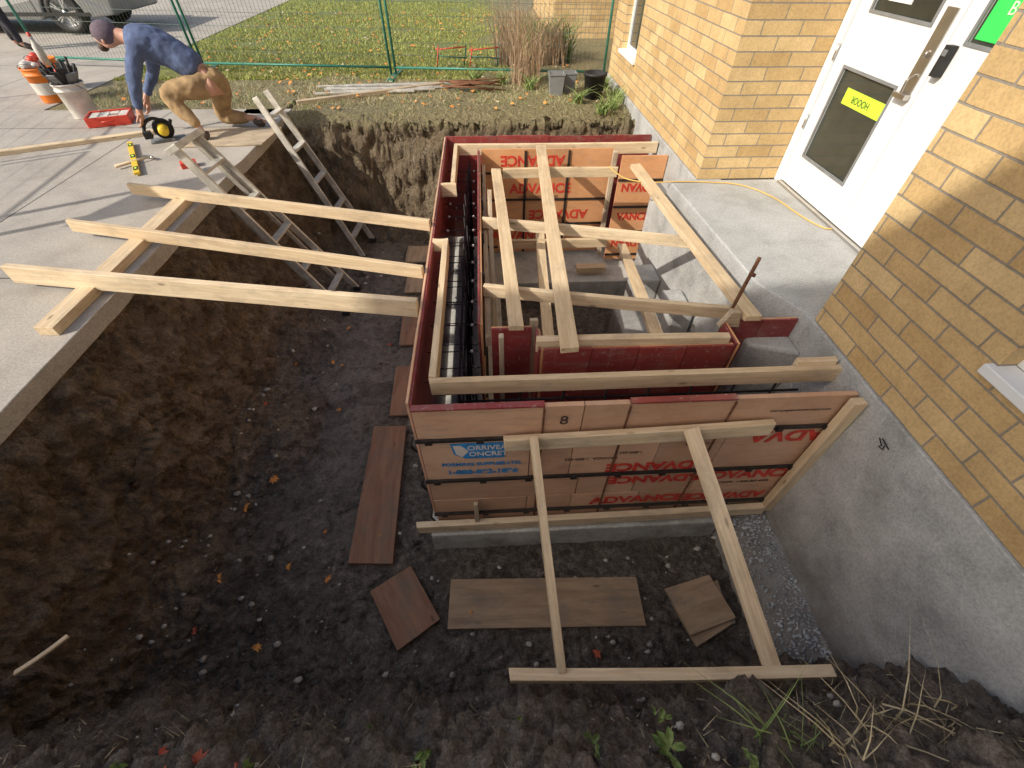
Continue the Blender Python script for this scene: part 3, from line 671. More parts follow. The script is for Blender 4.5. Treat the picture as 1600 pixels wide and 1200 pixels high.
# ------------------------------------------------------------------ ladders
def ladder(base,top,w0,w1,n,label,side,cap=True,back=True):
    E=empty('step_ladder',label,'ladder'); b,t=Vector(base),Vector(top); s=Vector(side).normalized(); d=(t-b).normalized(); nrm=s.cross(d)
    for sg in (-1,1):
        mb=MB(); p=b+s*sg*w0/2; q=t+s*sg*w1/2
        mb.beam(p,q,.026,.07,'alu',up=nrm); mb.box(p+Vector((-.04,-.03,-.02)),p+Vector((.04,.03,.03)),'black'); mb.obj('rail',E,bevel=.002)
    for i in range(n):
        f=(i+.75)/(n+.3); c=b.lerp(t,f); w=w0+(w1-w0)*f; mb=MB(); mb.beam(c-s*w/2,c+s*w/2,.075,.024,'alu',up=Vector((0,0,1))); mb.obj('step',E,bevel=.002)
    if cap: mb=MB(); mb.beam(t-s*(w1/2+.04)+d*.03,t+s*(w1/2+.04)+d*.03,.13,.05,'alu',up=d); mb.obj('cap',E,bevel=.004)
    if back:
        for sg in (-1,1):
            mb=MB(); off=-nrm*.09 if nrm.z>0 else nrm*.09
            p=b.lerp(t,.12)+s*sg*(w0/2-.05)+off; q=t+s*sg*(w1/2-.03)+off*.5; mb.beam(p,q,.022,.04,'alu',up=nrm); mb.obj('rear_leg',E)
    return E
ladder((-1.66,4.42,-1.42),(-2.56,4.24,.38),.50,.34,5,'aluminium step ladder leaning on the sidewalk edge',(.08,1,0))
ladder((-1.66,5.62,-1.42),(-2.44,5.74,.40),.48,.27,5,'pale aluminium ladder leaning at the far trench corner',(.1,1,0),cap=False,back=False)

# ------------------------------------------------------------------ fence
def fence(a,b,label,ht=1.85):
    a,b=Vector(a),Vector(b); L=(b-a).length; an=math.atan2(b.y-a.y,b.x-a.x); E=empty('fence_panel',label,'fence',a,an,'green temporary fence panels')
    mb=MB(); r=.019; mb.tube([(0.02,0,.0),(0.02,0,ht)],r,'green',8); mb.tube([(L-.02,0,.0),(L-.02,0,ht)],r,'green',8); mb.tube([(.02,0,.12),(L-.02,0,.12)],r*.9,'green',8); mb.tube([(.02,0,ht),(L-.02,0,ht)],r*.9,'green',8); mb.obj('frame',E)
    mb=MB(); n=int(L/.06)
    for i in range(1,n): mb.tube([(L*i/n,.0,.12),(L*i/n,0,ht)],.0028,'wire',3,cap=False)
    m_=int((ht-.12)/.15)
    for j in range(1,m_): mb.tube([(.02,.0,.12+(ht-.12)*j/m_),(L-.02,0,.12+(ht-.12)*j/m_)],.0028,'wire',3,cap=False)
    mb.obj('mesh',E)
    mb=MB(); mb.box((-.05,-.35,0),(.05,.35,.03),'green'); mb.obj('foot',E,bevel=.004)
    return E
fence((-1.38,8.38,0),(1.9,8.05,0),'green wire mesh fence panel ending at the brick wall')
fence((-4.45,8.72,0),(-1.42,8.40,0),'green wire mesh fence panel standing before the lawn')
fence((-7.2,9.2,0),(-4.5,8.74,0),'green wire mesh fence panel beside the parked car')
fence((-6.6,4.0,0),(-7.25,6.95,0),'green wire mesh fence panel along the sidewalk')
fence((-6.2,1.0,0),(-6.58,3.95,0),'green wire mesh fence panel along the sidewalk')
E=empty('shadow_sign','added unseen wooden sign on two posts to shadow the sidewalk','sign',(-5.5,2.7,0),1.2)  # added out of view so its board drops a dark shadow on the slab
for q in (-.28,.28):
    mb=MB(); mb.beam((q,.03,0),(q,.03,2.35),.05,.05,'pine2'); mb.obj('post',E)
mb=MB(); mb.box((-.42,-.01,1.75),(.42,.008,2.28),'pine2'); mb.obj('board',E,bevel=.002)

# ------------------------------------------------------------------ skin figure helper
clouds=bpy.data.textures.new('folds','CLOUDS'); clouds.noise_scale=.09
def skin(name,pts,edges,k,parent=None,sub=2,root=0,cloth=0,vox=.014):
    names=list(pts); me=bpy.data.meshes.new(name); me.from_pydata([pts[n][0] for n in names],[(names.index(a),names.index(b)) for a,b in edges],[])
    o=bpy.data.objects.new(name+'_tmp',me); COL.objects.link(o); o.modifiers.new('s','SKIN')
    for i,n in enumerate(names):
        r=pts[n][1]; r=(r,r) if isinstance(r,(int,float)) else r
        me.skin_vertices[0].data[i].radius=r; me.skin_vertices[0].data[i].use_root=(i==root)
    ss=o.modifiers.new('u','SUBSURF'); ss.levels=sub; ss.render_levels=sub
    if cloth:
        rm=o.modifiers.new('r','REMESH'); rm.mode='VOXEL'; rm.voxel_size=vox
        sm=o.modifiers.new('m','SMOOTH'); sm.iterations=10; sm.factor=.6
        dp=o.modifiers.new('d','DISPLACE'); dp.texture=clouds; dp.strength=cloth; dp.texture_coords='LOCAL'
    dg=bpy.context.evaluated_depsgraph_get(); me2=bpy.data.meshes.new_from_object(o.evaluated_get(dg)); bpy.data.objects.remove(o)
    me2.materials.clear(); me2.materials.append(M[k])
    me2.polygons.foreach_set('material_index',[0]*len(me2.polygons))
    for p in me2.polygons: p.use_smooth=True
    q=bpy.data.objects.new(name,me2); COL.objects.link(q)
    if parent: q.parent=parent
    return q
def chain(*ns): return list(zip(ns,ns[1:]))
def add_hand(pts,edges,wrist,name,wp,dirv,side,palmn):
    d=Vector(dirv).normalized(); s=Vector(side).normalized(); n=Vector(palmn).normalized(); w=Vector(wp)
    pts[name+'p']=(w+d*.05,(.034,.02)); edges.append((wrist,name+'p'))
    for i,(o_,l) in enumerate(((-.03,.068),(-.01,.078),(.011,.072),(.031,.056))):
        a=w+d*.095+s*o_; b=a+d*l*.5+n*.012; c=b+d*l*.2+n*l*.45
        pts[name+'f%da'%i]=(a,.011); pts[name+'f%db'%i]=(b,.0095); pts[name+'f%dc'%i]=(c,.008)
        edges+= [(name+'p',name+'f%da'%i)]+chain(name+'f%da'%i,name+'f%db'%i,name+'f%dc'%i)
    a=w+d*.03-s*.042; b=a+d*.035-s*.018+n*.012; c=b+d*.028+n*.02
    pts[name+'ta']=(a,.013);pts[name+'tb']=(b,.011);pts[name+'tc']=(c,.009); edges+= [(name+'p',name+'ta')]+chain(name+'ta',name+'tb',name+'tc')

V=Vector
Pw=empty('person','person in blue hoodie and khaki trousers kneeling over a saw','person',(-3.15,5.75,0))
def rel(x,y,z): return (x+3.15,y-5.75,z)
J={ 'pel':(rel(-2.92,5.82,.50),.135),'sp1':(rel(-3.12,5.82,.67),.13),'sp2':(rel(-3.32,5.82,.81),.145),'chest':(rel(-3.48,5.82,.86),.13),
 'neck':(rel(-3.62,5.82,.88),.058),'hb':(rel(-3.71,5.82,.90),.085),'hd':(rel(-3.80,5.81,.885),.092),'ch':(rel(-3.86,5.81,.80),.05),
 'sL':(rel(-3.47,5.65,.82),.07),'eL':(rel(-3.58,5.52,.54),.05),'wL':(rel(-3.66,5.50,.30),.03),
 'sR':(rel(-3.47,5.99,.82),.07),'eR':(rel(-3.62,6.02,.56),.05),'wR':(rel(-3.75,5.86,.34),.03),
 'hL':(rel(-2.93,5.72,.45),.105),'mL':(rel(-3.14,5.63,.48),.09),'kL':(rel(-3.36,5.56,.45),.068),'cL':(rel(-3.22,5.53,.27),.058),'aL':(rel(-3.10,5.50,.11),.042),'tL':(rel(-3.28,5.47,.045),.035),
 'hR':(rel(-2.92,5.93,.43),.105),'mR':(rel(-3.02,5.99,.25),.09),'kR':(rel(-3.10,6.02,.09),.068),'cR':(rel(-2.90,6.0,.10),.06),'aR':(rel(-2.72,5.98,.10),.042),'tR':(rel(-2.60,5.98,.045),.035)}
LEG=chain('hL','mL','kL','cL','aL')+chain('hR','mR','kR','cR','aR')
ARM=[('chest','sL'),('chest','sR')]+chain('sL','eL','wL')+chain('sR','eR','wR')
E_=chain('pel','sp1','sp2','chest','neck','hb','hd','ch')+[('pel','hL'),('pel','hR')]+LEG+ARM+[('aL','tL'),('aR','tR')]
bp={k:(v[0],v[1]*.80 if k not in('hb','hd','ch','neck','wL','wR') else v[1]) for k,v in J.items()}; be=list(E_)
bp['nose']=(rel(-3.915,5.81,.86),.014); be.append(('hd','nose'))
add_hand(bp,be,'wL','lh',J['wL'][0],(-.25,.05,-1),(0,1,0),(-1,0,-.1)); add_hand(bp,be,'wR','rh',J['wR'][0],(-.1,-.25,-1),(0,1,0),(-1,0,-.1))
skin('body',bp,be,'skin',Pw,2)
jp={k:(J[k][0],J[k][1]*1.08+.014) for k in ['pel','sp1','sp2','chest','sL','eL','wL','sR','eR','wR']}; jp['pel']=(rel(-2.99,5.82,.58),.155)
for s_ in ('L','R'): jp['w'+s_]=(J['w'+s_][0],.046)
jp['hood']=(rel(-3.58,5.82,.975),.07)
skin('hoodie',jp,chain('pel','sp1','sp2','chest','hood')+ARM,'hoodie',Pw,2,cloth=.03)
tp={k:(J[k][0],J[k][1]*1.06+.02) for k in ('hL','mL','kL','cL','hR','mR','kR','cR')}
tp['pel']=(rel(-2.91,5.82,.48),.155); tp['wst']=(rel(-3.02,5.82,.58),.135)
tp['aL']=(V(J['aL'][0])+V((-.01,0,.04)),.062); tp['aR']=(V(J['aR'][0])+V((-.04,0,0)),.06)
skin('trousers',tp,[('wst','pel'),('pel','hL'),('pel','hR')]+LEG,'khaki',Pw,2,cloth=.03)
for a,b in (('aL','tL'),('aR','tR')):
    skin('boot',{'a':(V(J[a][0]),.055),'h':(V(J[a][0])+V((.03,0,-.05)),.05),'m':((V(J[a][0])+V(J[b][0]))/2+V((0,0,-.02)),.048),'t':(J[b][0],.042)},chain('a','h','m','t'),'boot',Pw,2)
hm=MB(); hm.sphere(rel(-3.785,5.815,.915),.115,'hat',16,10,(1.1,.95,.9)); hm.obj('knit_hat',Pw)
for q in (5.785,5.845): hm=MB(); hm.sphere(rel(-3.905,q,.895),.010,'black',8,6); hm.obj('eye',Pw)
hm=MB(); hm.sphere(rel(-3.875,5.81,.80),.05,'hair',10,8,(.9,1,.8)); hm.obj('beard',Pw)
for q in (5.722,5.905): hm=MB(); hm.sphere(rel(-3.79,q,.86),.025,'skin',8,6,(.7,.4,1)); hm.obj('ear',Pw)
Q=empty('person','person in dark trousers and boots standing near parked car','person',(-8.5,10.45,0),.5)
K={'pel':((0,0,.95),.14),'sp':((0,0,1.15),.13),'chest':((0,0,1.38),.15),'neck':((0,0,1.53),.055),'hd':((.02,0,1.66),.09),'top':((0,0,1.74),.07),
 'sL':((0,.19,1.42),.06),'eL':((0,.25,1.12),.045),'wL':((.06,.25,.87),.03),'sR':((0,-.19,1.42),.06),'eR':((0,-.25,1.12),.045),'wR':((.06,-.25,.87),.03),
 'hL':((0,.1,.9),.09),'kL':((.03,.11,.48),.06),'aL':((0,.12,.09),.04),'tL':((.16,.14,.04),.035),'hR':((0,-.1,.9),.09),'kR':((.08,-.11,.48),.06),'aR':((.12,-.12,.09),.04),'tR':((.28,-.14,.04),.035)}
kp=dict(K); ke=chain('pel','sp','chest','neck','hd','top')+[('chest','sL'),('chest','sR'),('pel','hL'),('pel','hR')]+chain('sL','eL','wL')+chain('sR','eR','wR')+chain('hL','kL','aL','tL')+chain('hR','kR','aR','tR')
kp['nose']=((.12,0,1.65),.014); ke.append(('hd','nose'))
add_hand(kp,ke,'wL','lh',K['wL'][0],(.1,0,-1),(1,0,0),(0,-1,0)); add_hand(kp,ke,'wR','rh',K['wR'][0],(.1,0,-1),(1,0,0),(0,1,0))
skin('body',kp,ke,'skin',Q,2)
skin('jacket',{k:(K[k][0],K[k][1]*1.1+.02) for k in ('pel','sp','chest','sL','eL','wL','sR','eR','wR')},chain('pel','sp','chest')+[('chest','sL'),('chest','sR')]+chain('sL','eL','wL')+chain('sR','eR','wR'),'darkc',Q,2,cloth=.02,vox=.02)
skin('trousers',{k:(K[k][0],K[k][1]*1.1+.02) for k in ('pel','hL','kL','aL','hR','kR','aR')},[('pel','hL'),('pel','hR')]+chain('hL','kL','aL')+chain('hR','kR','aR'),'darkc',Q,2,cloth=.02,vox=.02)
for a,b in (('aL','tL'),('aR','tR')): skin('boot',{'a':(K[a][0],.055),'m':((V(K[a][0])+V(K[b][0]))/2+V((0,0,-.02)),.05),'t':(K[b][0],.045)},chain('a','m','t'),'boot',Q,2)
hm=MB(); hm.sphere((0,0,1.71),.105,'hair',12,8,(1.05,.95,.9)); hm.obj('hair',Q)

# ------------------------------------------------------------------ car
C=empty('parked_car','grey parked suv with alloy wheels beyond the fence','car',(-8.35,11.9,0),0)
side=[(.95,.32),(1.0,.55),(.97,.78),(.75,.95),(-.15,1.08),(-.75,1.55),(-1.4,1.68),(-2.9,1.66),(-3.5,1.2),(-3.62,.9),(-3.6,.35)]
def arch(cx,r=.39,n=10): return [(cx-r*math.cos(math.pi*i/n),.32+r*math.sin(math.pi*i/n)) for i in range(n+1)]
bottom=[(-3.6,.35),(-3.2,.28)]+arch(-2.7)+[(-2.2,.24),(-.5,.24)]+arch(0)+[(.5,.27)]
prof=side+bottom[1:]
mb=MB(); n=len(prof)
def cr(p,y):
    z=p[1]; inset=max(0,z-.95)*.28
    return (p[0],y+inset if y<.9 else y-inset,z)
vs=[]
for y in (0,1.8): vs+=[cr(p,y) for p in prof]
fs=[tuple(range(n-1,-1,-1)),tuple(range(n,2*n))]+[(i,(i+1)%n,n+(i+1)%n,n+i) for i in range(n)]
mb.add(vs,fs,'carp'); mb.obj('body',C,bevel=.03,fix=True)
for cx in (0,-2.7):
    for yy_,sg in ((.04,-1),(1.76,1)):
        w=MB(); y_=yy_; w.lathe([(.2,.10),(.30,.11),(.345,.08),(.35,.0),(.345,-.08),(.30,-.11),(.235,-.105),(.23,-.06)],'black',28,c=(cx,y_+.08*(-sg),.35),axis='y'); wh=w.obj('wheel',C)
        w=MB(); w.lathe([(.235,-.10),(.225,-.085),(.21,-.05),(.06,-.03)],'rim',28,c=(cx,y_+.08*(-sg),.35),axis='y')
        for k in range(5):
            a=k*2*math.pi/5
            for da in (-.12,.12): w.beam((cx+.04*math.cos(a),y_-.09+.08*(-sg),.35+.04*math.sin(a)),(cx+.225*math.cos(a+da),y_-.09+.08*(-sg),.35+.225*math.sin(a+da)),.02,.03,'rim',up=(0,1,0))
        w.lathe([(0,-.105),(.05,-.10),(.055,-.08)],'rim',14,c=(cx,y_+.08*(-sg),.35),axis='y'); w.obj('rim',wh)
for q in ((-.012,.25),(1.55,1.81)): w=MB(); w.box((.72,q[0],.62),(.98,q[1],.78),'lamp'); w.obj('headlight',C,bevel=.02)
w=MB(); w.add([(-.72,.13,1.48),(-1.6,.17,1.58),(-1.6,.02,1.02),(-.15,.02,1.04)],[(0,1,2,3)],'glass'); w.obj('window',C)
w=MB(); w.add([(-1.68,.17,1.58),(-2.9,.17,1.56),(-3.25,.02,1.05),(-1.68,.02,1.02)],[(0,1,2,3)],'glass'); w.obj('window',C)
w=MB(); w.box((-3.2,-.012,.30),(.5,.004,.36),'black'); w.box((-1.66,-.006,.36),(-1.652,.01,1.0),'black'); w.box((-.52,-.006,.36),(-.512,.01,1.0),'black'); w.obj('sill_trim',C)

# ------------------------------------------------------------------ tools and buckets
def bucket(loc,k,label,r=.15,h=.37,band=None):
    E=empty('bucket',label,'bucket',loc); mb=MB()
    mb.lathe([(0,0.005),(r*.84,0),(r*.86,.01),(r*.97,h*.78),(r*1.04,h*.79),(r*1.04,h*.83),(r*.98,h*.84),(r*1.0,h),(r*1.05,h),(r*1.05,h-.015),(r*1.0,h-.02)],k,28); mb.lathe([(r*.98,h),(r*.84,.02),(0,.02)],k,28)
    mb.obj('shell',E)
    mb=MB(); mb.tube([(r*1.04*math.cos(t),r*1.04*math.sin(t)*.98,h*.8-.13*math.sin(t)*1.0) for t in [math.pi*(1+i/14) for i in range(15)]],.003,'dark',5); mb.obj('handle',E)
    if band: mb=MB(); mb.lathe([(r*.895,h*.25),(r*.95,h*.6)],band,28); o=mb.obj('label_band',E); o.scale=(1.01,1.01,1)
    return E
bucket((-5.75,7.15,0),'orange','orange plastic bucket filled with pale items',.17,.38,band='whitep')
bucket((-6.1,7.75,0),'orange','orange bucket behind the others on the sidewalk',.16,.36)
bucket((-4.95,6.45,0),'whitep','dirty white plastic bucket holding a black tool bag',.155,.36)
mb=MB()
for i in range(14): 
    a=U(0,6.28); r_=U(0,.1); mb.sphere((r_*math.cos(a),r_*math.sin(a),U(.0,.1)),U(.04,.07),'whitep' if i%4 else 'redp',8,6,(1,1,.8))
o=mb.obj('rag_pile'); o.location=(-5.75,7.15,.37); tag(o,'crumpled white rags heaped in the orange bucket','rags')
mb=MB(); mb.lathe([(0,.3),(.02,.3),(.02,.25),(.045,.2),(.05,0),(0,0)],'whitep',14); mb.lathe([(0,.34),(.017,.34),(.02,.3)],'redp',12); o=mb.obj('spray_bottle'); o.location=(-5.62,7.2,.38); tag(o,'white bottle standing out of the orange bucket','bottle')
mb=MB()
for i in range(16):
    a=i*.39; mb.beam((.1*math.cos(a),.1*math.sin(a),.0),(.17*math.cos(a),.17*math.sin(a),.12+.03*(i%3)),.09,.015,'black' if i%3 else 'greyp')
for i in range(7):
    a=U(0,6.28); mb.tube([(.08*math.cos(a),.08*math.sin(a),0),(.13*math.cos(a),.13*math.sin(a),U(.15,.26))],.014,random.choice(['redp','black','greyp','dark']),7)
mb.sphere((0,0,.05),.12,'black',12,8,(1,1,.7)); o=mb.obj('tool_bag'); o.location=(-4.95,6.45,.34); tag(o,'black tool bag with handles stuffed in white bucket','tool bag')
E=empty('organizer_case','red open organiser case with white compartments on sidewalk','tool case',(-4.5,6.2,.002),.35)
mb=MB(); mb.box((-.22,-.16,0),(.22,.16,.015),'redp'); 
for a,b in (((-.22,-.16,.015),(.22,-.145,.10)),((-.22,.145,.015),(.22,.16,.10)),((-.22,-.145,.015),(-.205,.145,.10)),((.205,-.145,.015),(.22,.145,.10))): mb.box(a,b,'redp')
mb.obj('case',E,bevel=.005)
for i in range(4):
    for j in range(3): 
        if (i,j)!=(2,1): mb=MB(); mb.box((-.2+i*.102,-.14+j*.094,.016),(-.105+i*.102,-.052+j*.094,.085),'whitep'); mb.obj('compartment',E,bevel=.006)
mb=MB(); mb.tube([(-.06,-.17,.06),(-.06,-.2,.06),(.06,-.2,.06),(.06,-.17,.06)],.008,'redp',6); mb.obj('handle',E)
E=empty('spirit_level','yellow spirit level lying on the sidewalk','level',(-3.62,4.98,.025),math.atan2(-.9,.54))
mb=MB(); mb.box((-.5,-.025,-.012),(.5,.025,.012),'yellow'); mb.obj('body',E,bevel=.003)
for q in (-.38,0,.38): mb=MB(); mb.box((q-.05,-.02,.0121),(q+.05,.02,.0135),'black'); mb.box((q-.02,-.01,.0136),(q+.02,.01,.0155),'tape'); mb.obj('vial',E)
E=empty('hammer','claw hammer with wooden handle lying on sidewalk','hammer',(-3.45,4.98,.03),.9)
mb=MB(); mb.tube([(-.02,0,0),(-.12,0,0),(-.33,0,0)],[.011,.013,.016],'pine',8); mb.obj('handle',E)
mb=MB(); mb.tube([(0,-.06,0),(0,-.03,0),(0,.02,0)],[.016,.012,.014],'steel',10); mb.beam((0,.02,0),(-.035,.08,0),.03,.012,'steel'); mb.obj('head',E)
mb=MB(); mb.box((-.07,-.05,0),(.07,.05,.05),'redp'); mb.box((-.05,-.035,.0501),(.05,.035,.056),'redp'); o=mb.obj('chalk_box',bevel=.01); o.location=(-2.98,4.78,.002); o.rotation_euler=(0,0,.5); tag(o,'small red chalk box on the sidewalk edge','chalk box')
E=empty('circular_saw','yellow and black circular saw held against the sidewalk','power saw',(-3.56,5.58,.004),.5)
mb=MB(); mb.box((-.17,-.09,0),(.17,.09,.008),'greyp'); mb.obj('shoe',E,bevel=.002)
mb=MB(); mb.lathe([(0,-.02),(.085,-.02),(.1,-.01),(.1,.02),(0,.02)],'black',24,c=(0,.03,.10),axis='y'); mb.obj('guard',E)
mb=MB(); mb.lathe([(0,-.13),(.04,-.13),(.05,-.11),(.052,-.0)],'yellow',18,c=(0,0,.11),axis='y'); mb.obj('motor',E)
mb=MB(); mb.tube(smooth([(.03,-.0,.18),(-.05,0,.215),(-.14,0,.18),(-.18,0,.09),(-.12,0,.05)]),.017,'black',8); mb.tube([(.08,-.03,.14),(.11,-.03,.19)],.016,'black',8); mb.obj('handle',E)
mb=MB(); mb.box((-.2,-.1,.05),(-.12,-.03,.12),'black'); mb.obj('battery',E,bevel=.006)
def rod_obj(p0,p1,r,k,label,name,cat,group): 
    m_=MB(); p0,p1=V(p0),V(p1); mid=(p0+p1)/2+V((0,0,U(0,.02))); m_.tube([p0,mid,p1],r,k,6); o=m_.obj(name); return tag(o,label,cat,group)
for i in range(14):
    a=U(0,.10); x_=-.55+U(-.1,.15); y_=7.55+U(-.12,.12); an=U(-.5,.35)
    rod_obj((x_,y_,.02+a),(x_+.75*math.cos(an),y_+.75*math.sin(an),.02+U(0,.14)),.009,'rust','rusty short rebar piece in a loose heap','rebar_piece','rebar','rebar heap on the bank')
for i in range(8):
    y_=7.3+i*.055; x_=-2.2+U(-.2,.2)
    board((x_,y_,.03+.012*(i%3)),(x_+1.55+U(-.2,.2),y_+.12,.03+.012*(i%2)),.04,.022,'alu','grey metal form stake lying on the bank',name='metal_stake',cat='stake',group='metal stakes stacked on the bank')
def pot(loc,r,h,k,label,sq=False):
    m_=MB()
    if sq: m_.lathe([(0,0.004),(r*1.0,0),(r*1.25,h),(r*1.35,h),(r*1.35,h-.02),(r*1.2,h-.03),(r*.95,.02),(0,.02)],k,4,smooth=False)
    else: m_.lathe([(0,0.004),(r*.8,0),(r,h*.9),(r*1.08,h*.9),(r*1.08,h),(r*.98,h),(r*.9,h*.8),(0,h*.8)],k,24)
    o=m_.obj('plant_pot'); o.location=loc; o.rotation_euler=(0,0,.78); tag(o,label,'plant pot'); return o
pot((1.56,7.15,0),.15,.30,'black','round black plastic plant pot on the bank'); pot((1.05,7.35,0),.12,.26,'greyp','square grey plant pot on the bank',True); pot((1.25,7.45,0),.10,.25,'greyp','square grey plant pot beside another',True)
for (x_,y_) in ((.05,8.9),(-.5,8.95)):
    m_=MB(); m_.tube([(-.25,0,.02),(-.2,0,.30)],.010,'redp',6); m_.tube([(.2,.1,0),(.25,.1,.32)],.010,'green',6); m_.tube([(-.25,0,.25),(.25,.05,.28)],.010,'redp',6); m_.tube([(-.25,.1,.15),(.25,.1,.12)],.010,'green',6); m_.tube([(-.21,0,.14),(-.22,.1,.15)],.008,'green',6)
    o=m_.obj('garden_stakes'); o.location=(x_,y_,0); tag(o,'small red and green metal garden stakes behind fence','garden stakes')

# ------------------------------------------------------------------ vegetation
def blades(name,n,fx,k,hmin,hmax,w,spread=.4,segs=1):
    mb=MB(); vs=[];fs=[]
    for i in range(n):
        x_,y_,z_=fx(); a=U(0,6.28); h=U(hmin,hmax); lx,ly=U(-spread,spread)*h,U(-spread,spread)*h; c,s_=math.cos(a)*w/2,math.sin(a)*w/2
        o=len(vs)
        if segs==1: vs+=[(x_-c,y_-s_,z_),(x_+c,y_+s_,z_),(x_+lx,y_+ly,z_+h)]; fs.append((o,o+1,o+2))
        else:
            for j in range(segs):
                t=j/segs; q=t*t; ww=1-t*.6; vs+=[(x_-c*ww+lx*q,y_-s_*ww+ly*q,z_+h*(t-.25*t*t)),(x_+c*ww+lx*q,y_+s_*ww+ly*q,z_+h*(t-.25*t*t))]
            vs.append((x_+lx*1.15,y_+ly*1.15,z_+h*.75))
            for j in range(segs-1): fs.append((o+2*j,o+2*j+1,o+2*j+3,o+2*j+2))
            fs.append((o+2*segs-2,o+2*segs-1,o+2*segs))
    mb.add(vs,fs,k); return mb.obj(name)
def lawnp():
    while True:
        x_=U(-5.6,1.3); y_=8.2+(U(0,1)**1.5)*9
        if fb(x_*.7,y_*.7,4,3)>-.22 and x_< .2+fb(y_,2)*1.5: return x_,y_,0
o=blades('grass',36000,lawnp,'grass',.02,.055,.012,.9); o['kind']='stuff'; tag(o,'short green autumn lawn grass behind the fence','grass')
def rimp():
    while True:
        x_=U(-5.4,1.9); y_=U(6.15,8.6)
        if x_<-2.4 and y_<6.8: continue
        if fb(x_*1.5,y_*1.5,9,3)>-.1+(.25 if y_<6.8 else 0): return x_,y_,gz(x_,y_)-.005
o=blades('dry_grass',9000,rimp,'straw',.02,.07,.007,1.2); o['kind']='stuff'; tag(o,'dry straw and sparse grass on the far bank','grass')
o=blades('grass',5500,rimp,'weed',.02,.06,.007,.9); o['kind']='stuff'; tag(o,'sparse green grass tufts on the far bank','grass')
def litp():
    x_=U(-1.9,1.9); y_=U(-.12,.33); return x_,y_,gz(x_,y_)+.015
o=blades('straw_litter',650,litp,'straw',.008,.03,.004,3.2); o['kind']='stuff'; tag(o,'bits of dry straw and roots on the near bank','straw')
def clump(loc,n,k,h0,h1,w,label,sp=.6,r=.1,name='weed_plant',segs=3):
    o=blades(name,n,lambda:(U(-r,r),U(-r,r),0),k,h0,h1,w,sp,segs); o.location=loc; tag(o,label,'plant'); return o
clump((.66,7.95,0),260,'deadst',.5,1.6,.007,'tall dead ornamental grass clump by the fence',.42,.20,'ornamental_grass')
clump((.45,9.2,0),260,'deadst',.5,1.3,.008,'tan dead stems clump beside the lawn',.4,.2,'ornamental_grass')
clump((1.2,9.3,0),260,'deadst',.4,1.1,.010,'tangled tan stems near brick wall',.6,.25,'shrub')
clump((1.35,9.6,0),200,'weed',.3,.9,.03,'green leafy shrub stems near brick wall',.7,.25,'shrub')
clump((1.0,10.2,0),200,'weed',.3,.8,.03,'green leafy shrub before far brick wing',.7,.3,'shrub')
for (x_,y_) in ((1.72,6.6),(1.8,7.6),(1.55,6.45),(1.3,6.9),(.7,7.6),(-.1,8.0),(.3,7.9),(1.85,6.9)):
    clump((x_,y_,gz(x_,y_)),60,'weed',.1,.28,.018,'green weed clump on the far bank',.9,.06)
for (x_,y_,n_) in ((.92,.05,16),(1.05,.08,16),(1.2,.05,18),(1.32,.08,16),(1.45,.10,14),(1.1,.0,14),(1.6,.1,12)):
    clump((x_,y_,gz(x_,y_)+.01),n_,'straw' if x_>1.08 else 'weed',.08,.20,.007,'torn grass clump with pale roots on near bank',1.7,.06)
def leafy(loc,n,s,k,label):
    mb=MB()
    for i in range(n):
        a=U(0,6.28); t=U(.2,1.1); L_=s*U(.6,1.1); d=V((math.cos(a),math.sin(a),math.sin(t)*.5)); sd=V((-math.sin(a),math.cos(a),0)); b=V((U(-.02,.02),U(-.02,.02),.0))
        p=[b,b+d*L_*.35+sd*L_*.22,b+d*L_*.7+sd*L_*.2+V((0,0,.01)),b+d*L_+V((0,0,-.01)),b+d*L_*.7-sd*L_*.2+V((0,0,.01)),b+d*L_*.35-sd*L_*.22,b+d*L_*.5+V((0,0,-.008))]
        mb.add(p,[(0,1,6),(1,2,6),(2,3,6),(3,4,6),(4,5,6),(5,0,6)],k)
    o=mb.obj('weed_plant'); o.location=loc; tag(o,label,'plant')
for (x_,y_,n_,s_) in ((-.30,.10,7,.055),(.05,.16,6,.045),(.3,.1,8,.05),(.55,.06,9,.06),(-.85,.08,6,.05),(.2,.02,7,.05),(-.55,.2,4,.04),(.62,.17,5,.045),(.80,.02,8,.05),(-1.3,.1,5,.05),(-.6,.05,6,.05)):
    leafy((x_,y_,gz(x_,y_)+.03),n_,s_,'weed','small broad-leaved weed on the near bank')
mb=MB(); pr=[]
for i in range(14):
    a=i/14*2*math.pi; r_=.05*(U(.85,1.15) if i%2 else U(.4,.62)); pr.append((r_*math.cos(a),r_*math.sin(a)*.85,U(-.008,.014)))
mb.add(pr+[(0,0,.004)],[(i,(i+1)%14,14) for i in range(14)],'leafo'); l0=mb.obj('fallen_leaf')
mb=MB(); mb.add(pr+[(0,0,.004)],[(i,(i+1)%14,14) for i in range(14)],'leafr'); l1=mb.obj('fallen_leaf')
spots=[(-1.95,1.72),(-1.5,1.25),(-1.8,1.95),(-2.0,2.6),(-1.55,3.3),(-1.65,3.35),(-1.6,3.9),(-1.7,4.2),(-1.2,1.15),(-1.3,1.5),(-1.55,.75),(-1.95,.85),(-.6,.45),(-.9,1.45),(-1.45,2.7),(-1.1,3.6),(-1.9,1.15),(-.2,.9),(-2.0,3.3),(.6,.6)]
near=[(-1.05,.13),(-.95,.06),(-1.2,.15),(-1.0,.03),(-1.12,.09),(-.9,.1),(-1.08,.06),(-1.15,.04)]
